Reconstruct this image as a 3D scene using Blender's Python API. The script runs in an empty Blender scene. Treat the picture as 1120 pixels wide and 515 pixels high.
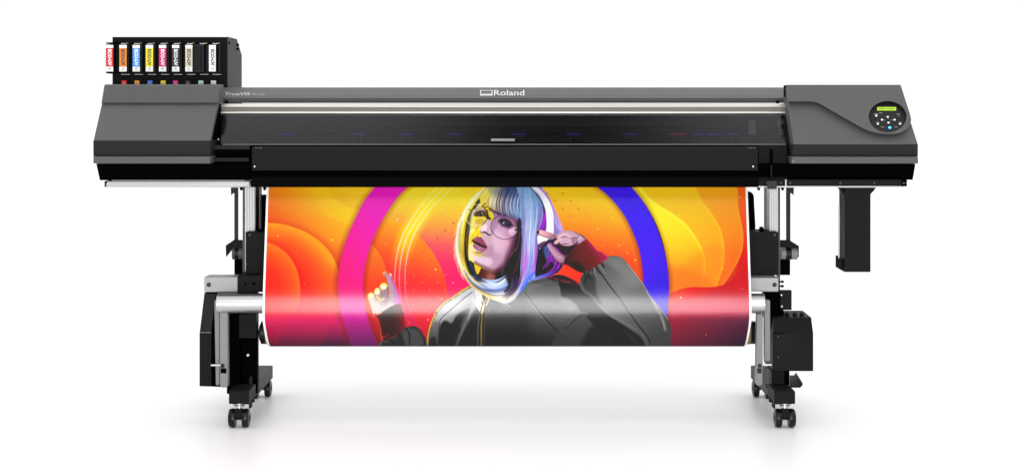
import bpy, bmesh, math, random
import numpy as np
from mathutils import Vector
random.seed(4); rng = np.random.RandomState(7)
C = bpy.context.scene.collection
scene = bpy.context.scene

# ------------------------------------------------------------------ camera geometry
F = 1675.0; CX = 560.0; HY = 118.0; D = 5.0; H = 1.039
def X(px, Y): return (px - CX) * (D + Y) / F
def Z(py, Y): return H - (py - HY) * (D + Y) / F
def P(px, py, Y): return Vector((X(px, Y), Y, Z(py, Y)))

# ------------------------------------------------------------------ materials
def mat(name, rgb, rough=0.5, metal=0.0, spec=0.5, noise=0.0, nscale=30, bump=0.0, bscale=400, coat=0.0, emit=None, estr=0):
    m = bpy.data.materials.new(name); m.use_nodes = True
    nt = m.node_tree; b = nt.nodes['Principled BSDF']
    b.inputs['Base Color'].default_value = (*rgb, 1)
    b.inputs['Roughness'].default_value = rough
    b.inputs['Metallic'].default_value = metal
    b.inputs['Specular IOR Level'].default_value = spec
    b.inputs['Coat Weight'].default_value = coat
    tc = nt.nodes.new('ShaderNodeTexCoord')
    if noise:
        n = nt.nodes.new('ShaderNodeTexNoise'); n.inputs['Scale'].default_value = nscale; n.inputs['Detail'].default_value = 5
        nt.links.new(tc.outputs['Object'], n.inputs['Vector'])
        mr = nt.nodes.new('ShaderNodeMapRange')
        mr.inputs['To Min'].default_value = max(0.02, rough - noise); mr.inputs['To Max'].default_value = rough + noise
        nt.links.new(n.outputs['Fac'], mr.inputs['Value']); nt.links.new(mr.outputs['Result'], b.inputs['Roughness'])
        mx = nt.nodes.new('ShaderNodeMix'); mx.data_type = 'RGBA'
        mx.inputs['A'].default_value = (*[c * (1 - noise * .8) for c in rgb], 1); mx.inputs['B'].default_value = (*[min(1, c * (1 + noise * .8)) for c in rgb], 1)
        nt.links.new(n.outputs['Fac'], mx.inputs['Factor']); nt.links.new(mx.outputs['Result'], b.inputs['Base Color'])
    if bump:
        n2 = nt.nodes.new('ShaderNodeTexNoise'); n2.inputs['Scale'].default_value = bscale; n2.inputs['Detail'].default_value = 2
        nt.links.new(tc.outputs['Object'], n2.inputs['Vector'])
        bp = nt.nodes.new('ShaderNodeBump'); bp.inputs['Strength'].default_value = bump; bp.inputs['Distance'].default_value = 0.002
        nt.links.new(n2.outputs['Fac'], bp.inputs['Height']); nt.links.new(bp.outputs['Normal'], b.inputs['Normal'])
    if emit:
        b.inputs['Emission Color'].default_value = (*emit, 1); b.inputs['Emission Strength'].default_value = estr
    return m
M = {}
M['grey']   = mat('grey_plastic', (.080, .080, .080), .55, spec=.25, noise=.06, nscale=12, bump=.12, bscale=900)
M['greyb']  = mat('grey_beam_paint', (.100, .100, .100), .5, spec=.2, noise=.05, nscale=12, bump=.1, bscale=900)
M['darkgrey'] = mat('dark_grey_plastic', (.016, .016, .016), .55, spec=.12, noise=.05, bump=.1, bscale=900)
M['greyd']  = mat('mid_grey_plastic', (.078, .078, .078), .5, spec=.25, noise=.05)
M['black']  = mat('black_steel', (.0008, .0008, .0008), .6, spec=.01, noise=.08)
M['char']   = mat('charcoal_steel', (.010, .010, .010), .5, spec=.05, noise=.08, bump=.05)
M['charl']  = mat('light_charcoal_steel', (.028, .028, .028), .5, spec=.1, noise=.08)
M['panel']  = mat('black_dryer_panel', (.011, .011, .011), .5, spec=.05, noise=.05)
M['rubber'] = mat('black_rubber', (.004, .004, .004), .3, spec=.25, noise=.1)
M['alu']    = mat('brushed_aluminium', (.50, .50, .50), .45, metal=.35, spec=.4, noise=.05)
M['alu2']   = mat('milled_bracket', (.32, .32, .32), .45, metal=.2, spec=.4, noise=.05)
M['arm']    = mat('painted_silver_arm', (.21, .21, .21), .5, metal=.1, spec=.3, noise=.04)
M['chrome'] = mat('satin_steel_tube', (.54, .54, .55), .34, metal=1)
M['rail']   = mat('extruded_rail', (.62, .61, .58), .35, metal=.75)
M['raild']  = mat('ribbed_rail_grip', (.20, .19, .165), .5, metal=.3)
M['white']  = mat('white_print', (.85, .85, .85), .5)
M['ink']    = mat('white_ink', (.66, .66, .66), .5)
M['ink2']   = mat('pale_grey_ink', (.6, .6, .6), .5)
M['ink3']   = mat('grey_print_ink', (.34, .34, .34), .5)
M['tan']    = mat('cardboard_core', (.30, .22, .10), .8, noise=.1)
M['rack']   = mat('black_rack_steel', (.004, .004, .004), .5, spec=.06)
M['racks']  = mat('rack_side_steel', (.030, .030, .030), .5, spec=.1, noise=.05)
M['lcd']    = mat('green_display', (.25, .38, .01), .4, emit=(.45, .72, .01), estr=.5)
M['lcdtxt'] = mat('display_characters', (.10, .17, .01), .5)
M['led']    = mat('blue_lamp', (.02, .2, .8), .3, emit=(.03, .42, 1.0), estr=3.0)
M['btn']    = mat('white_button', (.8, .8, .8), .4)
M['blue']   = mat('blue_marker', (.03, .02, .45), .5)
M['red']    = mat('red_marker', (.5, .02, .03), .5)
M['inner']  = mat('interior_grey', (.045, .045, .045), .5, spec=.2)
M['innerd'] = mat('interior_dark', (.022, .022, .022), .5, spec=.2)

def smoked():
    m = bpy.data.materials.new('smoked_acrylic'); m.use_nodes = True; nt = m.node_tree
    for n in list(nt.nodes): nt.nodes.remove(n)
    o = nt.nodes.new('ShaderNodeOutputMaterial'); mx = nt.nodes.new('ShaderNodeMixShader')
    t = nt.nodes.new('ShaderNodeBsdfTransparent'); t.inputs['Color'].default_value = (.60, .60, .62, 1)
    g = nt.nodes.new('ShaderNodeBsdfGlossy'); g.inputs['Roughness'].default_value = .12; g.inputs['Color'].default_value = (1, 1, 1, 1)
    lw = nt.nodes.new('ShaderNodeFresnel'); lw.inputs['IOR'].default_value = 1.17
    nt.links.new(lw.outputs['Fac'], mx.inputs['Fac']); nt.links.new(t.outputs[0], mx.inputs[1]); nt.links.new(g.outputs[0], mx.inputs[2])
    nt.links.new(mx.outputs[0], o.inputs['Surface']); return m
M['smoke'] = smoked()

# ------------------------------------------------------------------ mesh helpers
def bm_new(): return bmesh.new()
def loft(bm, A, B):
    """prism between two equally long closed loops of points"""
    a = [bm.verts.new(p) for p in A]; b = [bm.verts.new(p) for p in B]; n = len(a)
    for i in range(n):
        bm.faces.new((a[i], a[(i + 1) % n], b[(i + 1) % n], b[i]))
    bm.faces.new(a[::-1]); bm.faces.new(b)
    return bm
def rows(bm, rs):
    """closed profile of (pxL, pxR, py, Y) rows, extruded from left to right"""
    A = [P(l, y, Y) for l, r, y, Y in rs]; B = [P(r, y, Y) for l, r, y, Y in rs]
    if rs[-1][3] == rs[-2][3]:                            # the two hidden back corners run straight back from the front ones
        for L in (A, B):
            L[-2] = Vector((L[-3].x, rs[-2][3], L[-3].z)); L[-1] = Vector((L[0].x, rs[-1][3], L[0].z))
    return loft(bm, A, B)
def box(bm, x0, x1, y0, y1, Y0, Y1):
    a = [(X(x0, Y0), Y0, Z(y0, Y0)), (X(x1, Y0), Y0, Z(y0, Y0)), (X(x1, Y0), Y0, Z(y1, Y0)), (X(x0, Y0), Y0, Z(y1, Y0))]
    return loft(bm, a, [(p[0], Y1, p[2]) for p in a])
def slab(bm, pts, Y0, Y1):
    """outline (px,py) at distance Y0, thickness to Y1"""
    a = [(X(x, Y0), Y0, Z(y, Y0)) for x, y in pts]
    return loft(bm, a, [(p[0], Y1, p[2]) for p in a])
def cyl(bm, p0, p1, r0, r1=None, n=32):
    r1 = r0 if r1 is None else r1
    p0 = Vector(p0); p1 = Vector(p1); d = (p1 - p0).normalized()
    u = d.orthogonal().normalized(); v = d.cross(u)
    cs = [(math.cos(2 * math.pi * i / n), math.sin(2 * math.pi * i / n)) for i in range(n)]
    return loft(bm, [p0 + (u * c + v * s) * r0 for c, s in cs], [p1 + (u * c + v * s) * r1 for c, s in cs])
def cylx(bm, x0, x1, py, rp, Y, n=40):
    r = rp * (D + Y) / F
    return cyl(bm, P(x0, py, Y), P(x1, py, Y), r, n=n)
def bolt(bm, px, py, rp, Y0, th=.006, n=16):
    r = rp * (D + Y0) / F; p = P(px, py, Y0)
    return cyl(bm, p + Vector((0, -th, 0)), p, r * .85, r, n=n)
KEEP = {'brand_emblem', 'display_characters', 'grip_ridge', 'ribbed_grip', 'groove', 'white_label', 'panel_clip'}
LAST = []
def islands(bm):
    seen = set(); out = []
    for f in bm.faces:
        if f in seen: continue
        st = [f]; seen.add(f); grp = []
        while st:
            g = st.pop(); grp.append(g)
            for v in g.verts:
                for h in v.link_faces:
                    if h not in seen: seen.add(h); st.append(h)
        out.append(grp)
    return out
def one(name, bm, m, parent, bevel, smooth, label):
    bmesh.ops.recalc_face_normals(bm, faces=bm.faces)
    me = bpy.data.meshes.new(name); bm.to_mesh(me); bm.free()
    me.materials.append(m)
    o = bpy.data.objects.new(name, me); C.objects.link(o)
    if parent: o.parent = parent
    if smooth:
        for p in me.polygons: p.use_smooth = True
        me.set_sharp_from_angle(angle=math.radians(35))
    if bevel:
        b = o.modifiers.new('bevel', 'BEVEL'); b.width = bevel; b.segments = 2; b.limit_method = 'ANGLE'; b.angle_limit = math.radians(30)
    if label: o['label'] = label
    LAST.append(o); return o
def obj(name, bm, m, parent=None, bevel=0.0, smooth=True, label=None):
    """links the mesh as one object; pieces that do not touch become objects of their own"""
    LAST.clear()
    grps = islands(bm) if name not in KEEP else [None]
    if len(grps) == 1: return one(name, bm, m, parent, bevel, smooth, label)
    grps.sort(key=len, reverse=True); res = []
    for g in grps:
        nb = bmesh.new(); mp = {}
        for f in g:
            for v in f.verts:
                if v not in mp: mp[v] = nb.verts.new(v.co)
        for f in g: nb.faces.new([mp[v] for v in f.verts])
        res.append(one(name, nb, m, parent, bevel, smooth, label))
    bm.free(); return res[0]
def tag(o, label, cat, group=None, kind=None):
    if label: o['label'] = label
    if cat: o['category'] = cat
    if group: o['group'] = group
    if kind: o['kind'] = kind
    return o
def text(name, s, m, parent, origin, ux, uy, width, height, bold=.018):
    """flat lettering: origin = lower left corner, ux / uy = unit directions, fitted to width x height"""
    cu = bpy.data.curves.new(name, 'FONT'); cu.body = s; cu.resolution_u = 4; cu.offset = bold
    t = bpy.data.objects.new(name, cu); C.objects.link(t)
    bpy.context.view_layer.update()
    dg = bpy.context.evaluated_depsgraph_get()
    me = bpy.data.meshes.new_from_object(t.evaluated_get(dg))
    bpy.data.objects.remove(t)
    co = np.empty(len(me.vertices) * 3); me.vertices.foreach_get('co', co); co = co.reshape(-1, 3)
    mn = co.min(0); mxx = co.max(0); ux = Vector(ux).normalized(); uy = Vector(uy).normalized(); o = Vector(origin)
    for v, c in zip(me.vertices, co):
        a = (c[0] - mn[0]) / (mxx[0] - mn[0]) * width; b = (c[1] - mn[1]) / (mxx[1] - mn[1]) * height
        v.co = o + ux * a + uy * b
    me.materials.clear(); me.materials.append(m)
    ob = bpy.data.objects.new(name, me); C.objects.link(ob); ob.parent = parent
    return ob

# ------------------------------------------------------------------ the setting
bm = bm_new(); v = [bm.verts.new(p) for p in ((-60, -14, 0), (60, -14, 0), (60, 160, 0), (-60, 160, 0))]; bm.faces.new(v)
fl = obj('floor', bm, mat('white_studio_floor', (.88, .88, .88), .38, spec=.35), smooth=False); tag(fl, None, None, kind='structure')

# ------------------------------------------------------------------ the printer
PR = bpy.data.objects.new('wide_format_printer', None); C.objects.link(PR)
tag(PR, 'wide grey and black roll-fed printer on a castered stand with a smoked front cover', 'printer')

# --- left side cover (base shell, accent band, lip)
bm = bm_new()
rows(bm, [(113.5, 240, 96, .20), (111.5, 238.5, 111, .150), (102, 230.5, 152.5, .0), (102.5, 230, 155, .0),
          (110, 226, 170, .06), (110, 226, 170, .25), (115, 240, 96, .25)])
lc = obj('side_cover', bm, M['grey'], PR, bevel=.004)
bm = bm_new()
rows(bm, [(101.9, 230, 153.5, -.001), (102, 230, 170.5, .010), (102, 230, 170.5, .2), (102, 230, 153.6, .2)])
obj('dark_band', bm, M['darkgrey'], lc, bevel=.001)  # band below the cover face, set darker than the cover
bm = bm_new()
rows(bm, [(101.9, 230, 170.7, -.002), (102, 230, 178.5, -.002), (102, 230, 178.5, .36), (102, 230, 170.7, .36)])
obj('lower_lip', bm, M['greyd'], lc, bevel=.002)
# upper panel with a stepped lower edge
bm = bm_new()
rows(bm, [(114.5, 240.5, 92, .180), (114, 240.2, 93, .168), (111.3, 238.8, 110.5, .134), (111, 238.6, 112.2, .133), (111, 238.2, 114, .15), (111, 238.2, 114, .25), (114.8, 240.5, 92, .25)])
obj('upper_panel', bm, M['grey'], lc, bevel=.003)
# inner black cheek of the left cover
bm = bm_new()
rows(bm, [(239, 242.3, 95, .22), (234, 238.5, 112, .17), (225, 231.5, 153, .04), (225, 231.5, 153, .235), (239, 243, 95, .235)])
obj('cover_cheek', bm, M['black'], PR)

# --- right side cover
bm = bm_new()
rows(bm, [(859.5, 984.5, 96, .20), (868, 1004, 156.5, .0), (868, 1004, 158.5, .0), (868, 996, 172, .06), (868, 996, 172, .25), (860, 982, 96, .25)])
rc = obj('side_cover', bm, M['grey'], PR, bevel=.004)
bm = bm_new()
rows(bm, [(867.5, 1004.1, 157.5, -.001), (866.5, 1004, 170.8, .010), (866.5, 1004, 170.8, .2), (867.5, 1004, 157.5, .2)])
obj('dark_band', bm, M['darkgrey'], rc, bevel=.001)
bm = bm_new()
rows(bm, [(866, 1004.2, 171, -.002), (865.5, 1004.4, 178.5, -.002), (865.5, 1004.4, 178.5, .36), (866, 1004, 171, .36)])
obj('lower_lip', bm, M['greyd'], rc, bevel=.002)
bm = bm_new()
rows(bm, [(857.8, 861, 93, .22), (870.5, 876, 150, .04), (873.5, 880, 181, .02), (873.5, 880, 181, .235), (857.5, 861, 93, .235)])
obj('cover_cheek', bm, M['black'], PR)

# raised upper shell with the swoosh edge; lies on the inclined face of the right cover
pa = P(868, 156.5, .0); pb = P(860, 96, .20)
up = Vector((0, pb.y - pa.y, pb.z - pa.z)).normalized(); nrm = Vector((0, -up.z, up.y))   # nrm points to front and up
def onplane(px, py, h=0.0):
    o = Vector((0, -D, H)); d = P(px, py, 0) - o
    base = Vector((0, pa.y, pa.z)) + nrm * h
    t = (base - o).dot(nrm) / d.dot(nrm); return o + d * t
def cr(pts, n=6, closed=True):
    out = []; m = len(pts); rngi = range(m) if closed else range(m - 1)
    for i in rngi:
        p0 = pts[(i - 1) % m] if closed or i > 0 else pts[i]; p1 = pts[i]; p2 = pts[(i + 1) % m]; p3 = pts[(i + 2) % m] if closed or i + 2 < m else pts[(i + 1) % m]
        for k in range(n):
            t = k / n
            out.append(tuple(.5 * (2 * p1[j] + (p2[j] - p0[j]) * t + (2 * p0[j] - 5 * p1[j] + 4 * p2[j] - p3[j]) * t * t + (3 * p1[j] - p0[j] - 3 * p2[j] + p3[j]) * t ** 3) for j in (0, 1)))
    if not closed: out.append(tuple(pts[-1]))
    return out
swoosh = [(861.5, 110.5), (875, 110.6), (888, 110.8), (895, 112.5), (905, 118), (925, 129.5), (945, 140.5), (958, 144.8), (972, 146.2), (984, 145), (993, 139.5), (996.8, 131)]
outer = cr(swoosh, 6, False) + [(995.5, 125), (986, 95.5), (985, 92.5), (859.5, 92.5)]
EC = (970.8, 127.3); ER = (20.6, 17.0)
NE = 72
hole = [(EC[0] + ER[0] * math.cos(2 * math.pi * k / NE), EC[1] + ER[1] * math.sin(2 * math.pi * k / NE)) for k in range(NE)]
HS = .017
def ring_shell(bm, outer, hole, h0, h1):
    # resample outer so that a strip can be stitched to the hole by angle
    def ray_outer(a):
        c, s = math.cos(a), math.sin(a); best = None; m = len(outer)
        for i in range(m):
            x0, y0 = outer[i][0] - EC[0], outer[i][1] - EC[1]; x1, y1 = outer[(i + 1) % m][0] - EC[0], outer[(i + 1) % m][1] - EC[1]
            den = c * (y1 - y0) - s * (x1 - x0)
            if abs(den) < 1e-9: continue
            t = (x0 * (y1 - y0) - y0 * (x1 - x0)) / den; u = (x0 * s - y0 * c) / den
            if t > 0 and -1e-6 <= u <= 1 + 1e-6 and (best is None or t < best): best = t
        return best
    return None
vt = []; me_pts = outer
bm = bm_new()
def put(h, pts): return [bm.verts.new(onplane(x, y, h)) for x, y in pts]
ot = put(HS, outer); ob_ = put(-.004, outer); ht = put(HS, hole); hb = put(-.012, hole)
eds = []
for L in (ot, ht):
    for i in range(len(L)): eds.append(bm.edges.new((L[i], L[(i + 1) % len(L)])))
bmesh.ops.triangle_fill(bm, use_beauty=True, use_dissolve=True, edges=eds, normal=nrm)
n = len(ot)
for i in range(n): bm.faces.new((ot[i], ot[(i + 1) % n], ob_[(i + 1) % n], ob_[i]))
n = len(ht)
for i in range(n): bm.faces.new((ht[i], ht[(i + 1) % n], hb[(i + 1) % n], hb[i]))
sh = obj('upper_panel', bm, M['grey'], rc, smooth=True)
# recessed control panel
def onpl_loop(cx, cy, rx, ry, h, n=48): return [onplane(cx + rx * math.cos(2 * math.pi * k / n), cy + ry * math.sin(2 * math.pi * k / n), h) for k in range(n)]
bm = bm_new(); loft(bm, onpl_loop(EC[0], EC[1], ER[0] + .2, ER[1] + .2, .0005), onpl_loop(EC[0], EC[1], ER[0] + .2, ER[1] + .2, .004))
cp = obj('control_panel', bm, mat('control_panel_black', (.030, .030, .031), .45, spec=.15), PR)
bm = bm_new(); loft(bm, onpl_loop(EC[0], EC[1], ER[0] - .1, ER[1] - .1, .0045), onpl_loop(EC[0], EC[1], ER[0] - 1.6, ER[1] - 1.4, .0046)); obj('panel_rim', bm, M['darkgrey'], cp)
hp = .0052
def pquad(bm, x0, x1, y0, y1, h, th=.0015):
    q = [(x0, y0), (x1, y0), (x1, y1), (x0, y1)]
    return loft(bm, [onplane(x, y, h) for x, y in q], [onplane(x, y, h + th) for x, y in q])
bm = bm_new(); pquad(bm, 959.4, 980.2, 116.7, 120.6, hp); dsp = obj('display', bm, M['lcd'], cp, smooth=False)
bm = bm_new()
for k in range(13):
    if k in (6,): continue
    pquad(bm, 961 + k * 1.3, 961.9 + k * 1.3, 118.0, 119.1, hp + .0018, .0002)
obj('display_characters', bm, M['lcdtxt'], cp, smooth=False)
for (x, y, r) in [(958.4, 126.2, 1.5), (964.7, 130.7, 1.4), (971, 127.6, 1.4), (978.4, 130.7, 1.4), (971.8, 133.9, 1.4), (960.2, 135.2, 1.35), (984.5, 135.2, 1.4)]:
    bm = bm_new(); loft(bm, onpl_loop(x, y, r, r * .8, hp, 20), onpl_loop(x, y, r * .8, r * .65, hp + .003, 20)); obj('button', bm, M['btn'], cp)
bm = bm_new(); loft(bm, onpl_loop(973.2, 139.2, 1.6, 1.3, hp, 24), onpl_loop(973.2, 139.2, 1.1, .9, hp + .003, 24)); obj('indicator_lamp', bm, M['led'], cp)
bm = bm_new()
for (x0, x1, y) in [(955.5, 960.5, 124.0), (961.5, 965, 123.0), (980.5, 984.5, 124.2), (982, 983.5, 126.2), (958.5, 961.6, 133.2), (982.8, 986.2, 133.2), (967.2, 968.4, 130.7), (974.5, 975.7, 130.7), (963.5, 967, 138.4), (978.5, 982, 138.4), (971.2, 971.7, 129.4)]:
    pquad(bm, x0, x1, y, y + .55, hp, .0004)
obj('panel_print', bm, mat('grey_ink', (.30, .30, .30), .5), cp, smooth=False)

# --- body core under the covers
bm = bm_new(); box(bm, 119, 232, 95, 150, .251, .355); obj('rear_cover', bm, M['black'], PR)
bm = bm_new(); box(bm, 872, 976, 96, 150, .251, .50); obj('rear_cover', bm, M['greyd'], PR)
bm = bm_new()
rows(bm, [(105, 273.5, 178.7, .03), (109, 273.5, 196.8, .05), (109, 273.5, 196.8, .55), (105, 273.5, 178.7, .55)])
obj('lower_body', bm, M['black'], PR, bevel=.002)
bm = bm_new()
rows(bm, [(829, 1001.5, 178.7, .03), (829, 998.5, 196.3, .06), (829, 998.5, 196.3, .55), (829, 1001.5, 178.7, .55)])
obj('lower_body', bm, M['black'], PR, bevel=.002)
bm = bm_new(); box(bm, 122, 982, 124, 195, .28, .56); obj('chassis', bm, M['black'], PR)
bm = bm_new()                                            # recess between cover and dryer, with its shelf
box(bm, 226, 275, 158.5, 196, .10, .3); ob = obj('recess_panel', bm, M['black'], PR)
bm = bm_new(); box(bm, 231, 272, 172.3, 176.2, .07, .12); box(bm, 234, 273, 158.6, 163, .065, .12); obj('shelf_strip', bm, mat('dark_shelf', (.012, .012, .012), .5, spec=.1), ob)
# aluminium rail under the left side
bm = bm_new(); rows(bm, [(116, 273, 198, .04), (116, 273, 203, .035), (116, 273, 204.3, .045), (116, 273, 204.3, .10), (116, 273, 198, .10)])
lr = obj('base_rail', bm, M['alu'], PR, bevel=.002)
bm = bm_new(); box(bm, 114.2, 117, 197.6, 204, .038, .1); obj('rail_end_cap', bm, M['char'], lr, bevel=.001)
# black rail with a bright lower edge under the right side
bm = bm_new(); box(bm, 829, 858.6, 196, 203, .045, .12); box(bm, 860.6, 991, 196, 203, .045, .12)
rr = obj('base_rail', bm, M['char'], PR, bevel=.001)
bm = bm_new(); box(bm, 826, 988, 203.1, 204.6, .05, .12); box(bm, 858.8, 860.4, 196, 203, .05, .07); obj('rail_edge', bm, M['alu'], rr)
bm = bm_new(); box(bm, 986.5, 992, 196.4, 203.4, .040, .12); obj('rail_end_cap', bm, M['black'], rr)
bm = bm_new(); bolt(bm, 988.3, 199.8, 1.1, .040, .004); bolt(bm, 991, 199.8, .8, .040, .004); obj('rail_screw', bm, M['greyd'], rr)
bm = bm_new()
for px in (854, 864.2, 919, 956): bolt(bm, px, 199.7, 1.1, .045, .004)
obj('rail_screw', bm, M['greyd'], rr)

# --- top beam
bm = bm_new()
rows(bm, [(242, 860, 95.3, .36), (241, 860, 96.3, .335), (240, 860, 107.2, .275), (240, 860, 107.2, .5), (242, 860, 95.3, .5)])
tb = obj('top_beam', bm, M['greyb'], PR, bevel=.002)
bm = bm_new(); rows(bm, [(240, 860.5, 107.3, .276), (240, 860.5, 112.2, .285), (240, 860.5, 112.2, .4), (240, 860.5, 107.3, .4)]); obj('beam_lip', bm, M['greyb'], tb)
bm = bm_new()
for px in (247.7, 850.5): cyl(bm, P(px, 111.5, .27), P(px, 111.5, .29), .006, n=20)
obj('hinge_bolt', bm, M['black'], tb)
# lettering on the beam (lies on the sloping face)
q0 = P(560, 96.3, .335); q1 = P(560, 107.2, .275); bup = Vector((0, q0.y - q1.y, q0.z - q1.z)).normalized(); bn = Vector((0, -bup.z, bup.y))
def onbeam(px, py):
    o = Vector((0, -D, H)); d = P(px, py, 0) - o; base = Vector((0, q1.y, q1.z)) + bn * .0012
    t = (base - o).dot(bn) / d.dot(bn); return o + d * t
def beamtext(name, s, x0, x1, y0, y1, m=M['white'], bold=.008):
    a = onbeam(x0, y1); b = onbeam(x1, y1); c = onbeam(x0, y0)
    return text(name, s, m, tb, a, (1, 0, 0), bup, (b - a).length, (c - a).length, bold=bold)
beamtext('brand_lettering', 'Roland', 540.2, 573.5, 98.2, 104.2, M['ink'])
bm = bm_new()
def bquad(x0, x1, y0, y1): bm.faces.new([bm.verts.new(onbeam(x, y)) for x, y in ((x0, y1), (x1, y1), (x1, y0), (x0, y0))])
bquad(525.2, 538.6, 103, 104.3); bquad(525.2, 538.6, 98.3, 98.9); bquad(525.2, 526.1, 98.9, 103); bquad(537.7, 538.6, 98.9, 103); bquad(526.1, 537.7, 101.9, 102.3)
obj('brand_emblem', bm, M['ink'], tb, smooth=False)
beamtext('model_lettering', 'TrueVIS', 245.2, 272.8, 100.9, 104.1, M['ink2'], .0)
beamtext('model_lettering', 'MG-640', 275.2, 289.0, 101.6, 104.0, M['ink3'], .0)

# --- grab rail (extrusion)
bm = bm_new()
rows(bm, [(239.5, 860.3, 112.9, .235), (239.5, 860.3, 113.6, .222), (239.5, 860.3, 116.6, .214), (239.5, 860.3, 117.2, .216), (239.5, 860.3, 117.2, .27), (239.5, 860.3, 112.9, .27)])
rows(bm, [(239.5, 860.3, 121.4, .216), (239.5, 860.3, 121.8, .211), (239.5, 860.3, 123.8, .210), (239.5, 860.3, 124.6, .218), (239.5, 860.3, 124.6, .25), (239.5, 860.3, 121.4, .25)])
gr = obj('grab_rail', bm, M['rail'], PR, bevel=.001)
bm = bm_new()
for k in range(5): cylx(bm, 239.6, 860.2, 117.7 + k * .78, .5, .218, n=14)
obj('ribbed_grip', bm, M['raild'], gr)

# --- smoked front cover and what is seen through it
bm = bm_new()
rows(bm, [(241.5, 861, 125, .205), (241.5, 861, 125.8, .19), (241.5, 861, 157, .075), (241.5, 861, 157, .081), (241.5, 861, 125.8, .197)])
fc = obj('front_cover', bm, M['smoke'], PR, smooth=False)
bm = bm_new(); rows(bm, [(243, 860, 157.0, .066), (243, 860, 158.4, .062), (243, 860, 158.4, .085), (243, 860, 157.0, .085)])
obj('cover_edge', bm, M['greyd'], fc, bevel=.001)
bm = bm_new(); rows(bm, [(537, 563, 151.2, .088), (537, 563, 151.6, .076), (537, 563, 153.9, .070), (537, 563, 154.2, .08)])
obj('cover_handle', bm, M['arm'], fc, bevel=.001)
bm = bm_new()
rows(bm, [(244, 858, 126, .262), (244, 858, 138.5, .26), (244, 858, 138.5, .275), (244, 858, 126, .275)])
rows(bm, [(244, 858, 139.3, .25), (244, 858, 144, .235), (244, 858, 144, .275), (244, 858, 139.3, .275)])
it = obj('carriage_guide', bm, M['inner'], PR)
bm = bm_new(); rows(bm, [(244, 858, 144.4, .22), (244, 858, 150, .18), (244, 858, 157.5, .12), (244, 858, 158.5, .12), (244, 858, 158.5, .275), (244, 858, 144.4, .275)])
pl = obj('platen', bm, M['innerd'], PR)
bm = bm_new()
for k in range(30): bolt(bm, 262 + k * 20, 141.6, .7, .242, .004, 10)
for k in range(7): bolt(bm, 275 + k * 90, 133, 1.1, .26, .003, 12)
obj('guide_screw', bm, M['darkgrey'], it)
for px in (312, 391, 443.8, 496.8, 566.7, 628, 689):
    bm = bm_new(); box(bm, px - 7.8, px + 7.8, 145.4, 147.8, .19, .23); o = obj('pinch_roller', bm, M['blue'], pl, bevel=.001)
    bm = bm_new(); box(bm, px - 5.5, px - 3, 149, 155.5, .14, .18); box(bm, px + 3, px + 5.5, 149, 155.5, .14, .18); box(bm, px - 3, px + 3, 149.2, 151.5, .15, .18); obj('roller_arm', bm, M['inner'], pl, bevel=.001)
for px in (763.5, 782, 801): bm = bm_new(); box(bm, px - 7.5, px + 7.5, 145.4, 147.8, .19, .23); obj('pinch_roller', bm, M['blue'], pl, bevel=.001)
bm = bm_new(); box(bm, 732.5, 750.5, 145.4, 147.8, .19, .23); obj('pinch_roller', bm, M['red'], pl, bevel=.001, label='red marked pinch roller block')
for px in (292, 741, 806):
    bm = bm_new(); box(bm, px - 5.5, px - 3, 149, 155.5, .14, .18); box(bm, px + 3, px + 5.5, 149, 155.5, .14, .18); box(bm, px - 3, px + 3, 149.2, 151.5, .15, .18); obj('roller_arm', bm, M['inner'], pl, bevel=.001)
bm = bm_new(); slab(bm, [(851, 131), (857.5, 131), (857.5, 136), (855, 136), (855, 141), (857.5, 141), (857.5, 147), (853, 147), (853, 139), (851, 138)], .18, .2); slab(bm, [(820, 131), (826, 131), (827, 150), (818, 150)], .2, .22)
obj('carriage_bracket', bm, M['arm'], pl)

# --- dryer panel
bm = bm_new()
rows(bm, [(275.5, 829, 160.2, .055), (275.5, 829, 161, .045), (275.5, 829, 186.2, .02), (275.5, 829, 186.2, .2), (275.5, 829, 160.2, .2)])
dp = obj('dryer_panel', bm, M['panel'], PR, bevel=.0015)
bm = bm_new(); rows(bm, [(274.5, 829.5, 186.4, .03), (274.5, 829.5, 192.4, .022), (274.5, 829.5, 192.4, .2), (274.5, 829.5, 186.4, .2)]); obj('dryer_groove', bm, M['black'], dp)
bm = bm_new(); rows(bm, [(274.2, 829.8, 192.5, .012), (274.2, 829.8, 193.3, .0), (274.2, 829.8, 203.2, -.005), (274.2, 829.8, 204.3, .002), (274.2, 829.8, 204.3, .12), (274.2, 829.8, 192.5, .12)])
obj('exit_lip', bm, mat('black_exit_lip', (.0012, .0012, .0012), .5, spec=.02), dp, bevel=.0015)
bm = bm_new(); bolt(bm, 278.5, 181.7, 1.7, .022, .004); bolt(bm, 823.6, 181.7, 1.7, .022, .004); obj('screw_washer', bm, M['black'], dp)
bm = bm_new(); bolt(bm, 278.5, 181.7, .95, .017, .004); bolt(bm, 823.6, 181.7, .95, .017, .004); obj('screw_head', bm, M['white'], dp)
bm = bm_new()
for x in (280, 283, 285.5, 819.5, 822, 825): box(bm, x - .4, x + .4, 161, 161.8, .04, .05)
obj('panel_clip', bm, M['arm'], dp)
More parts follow.
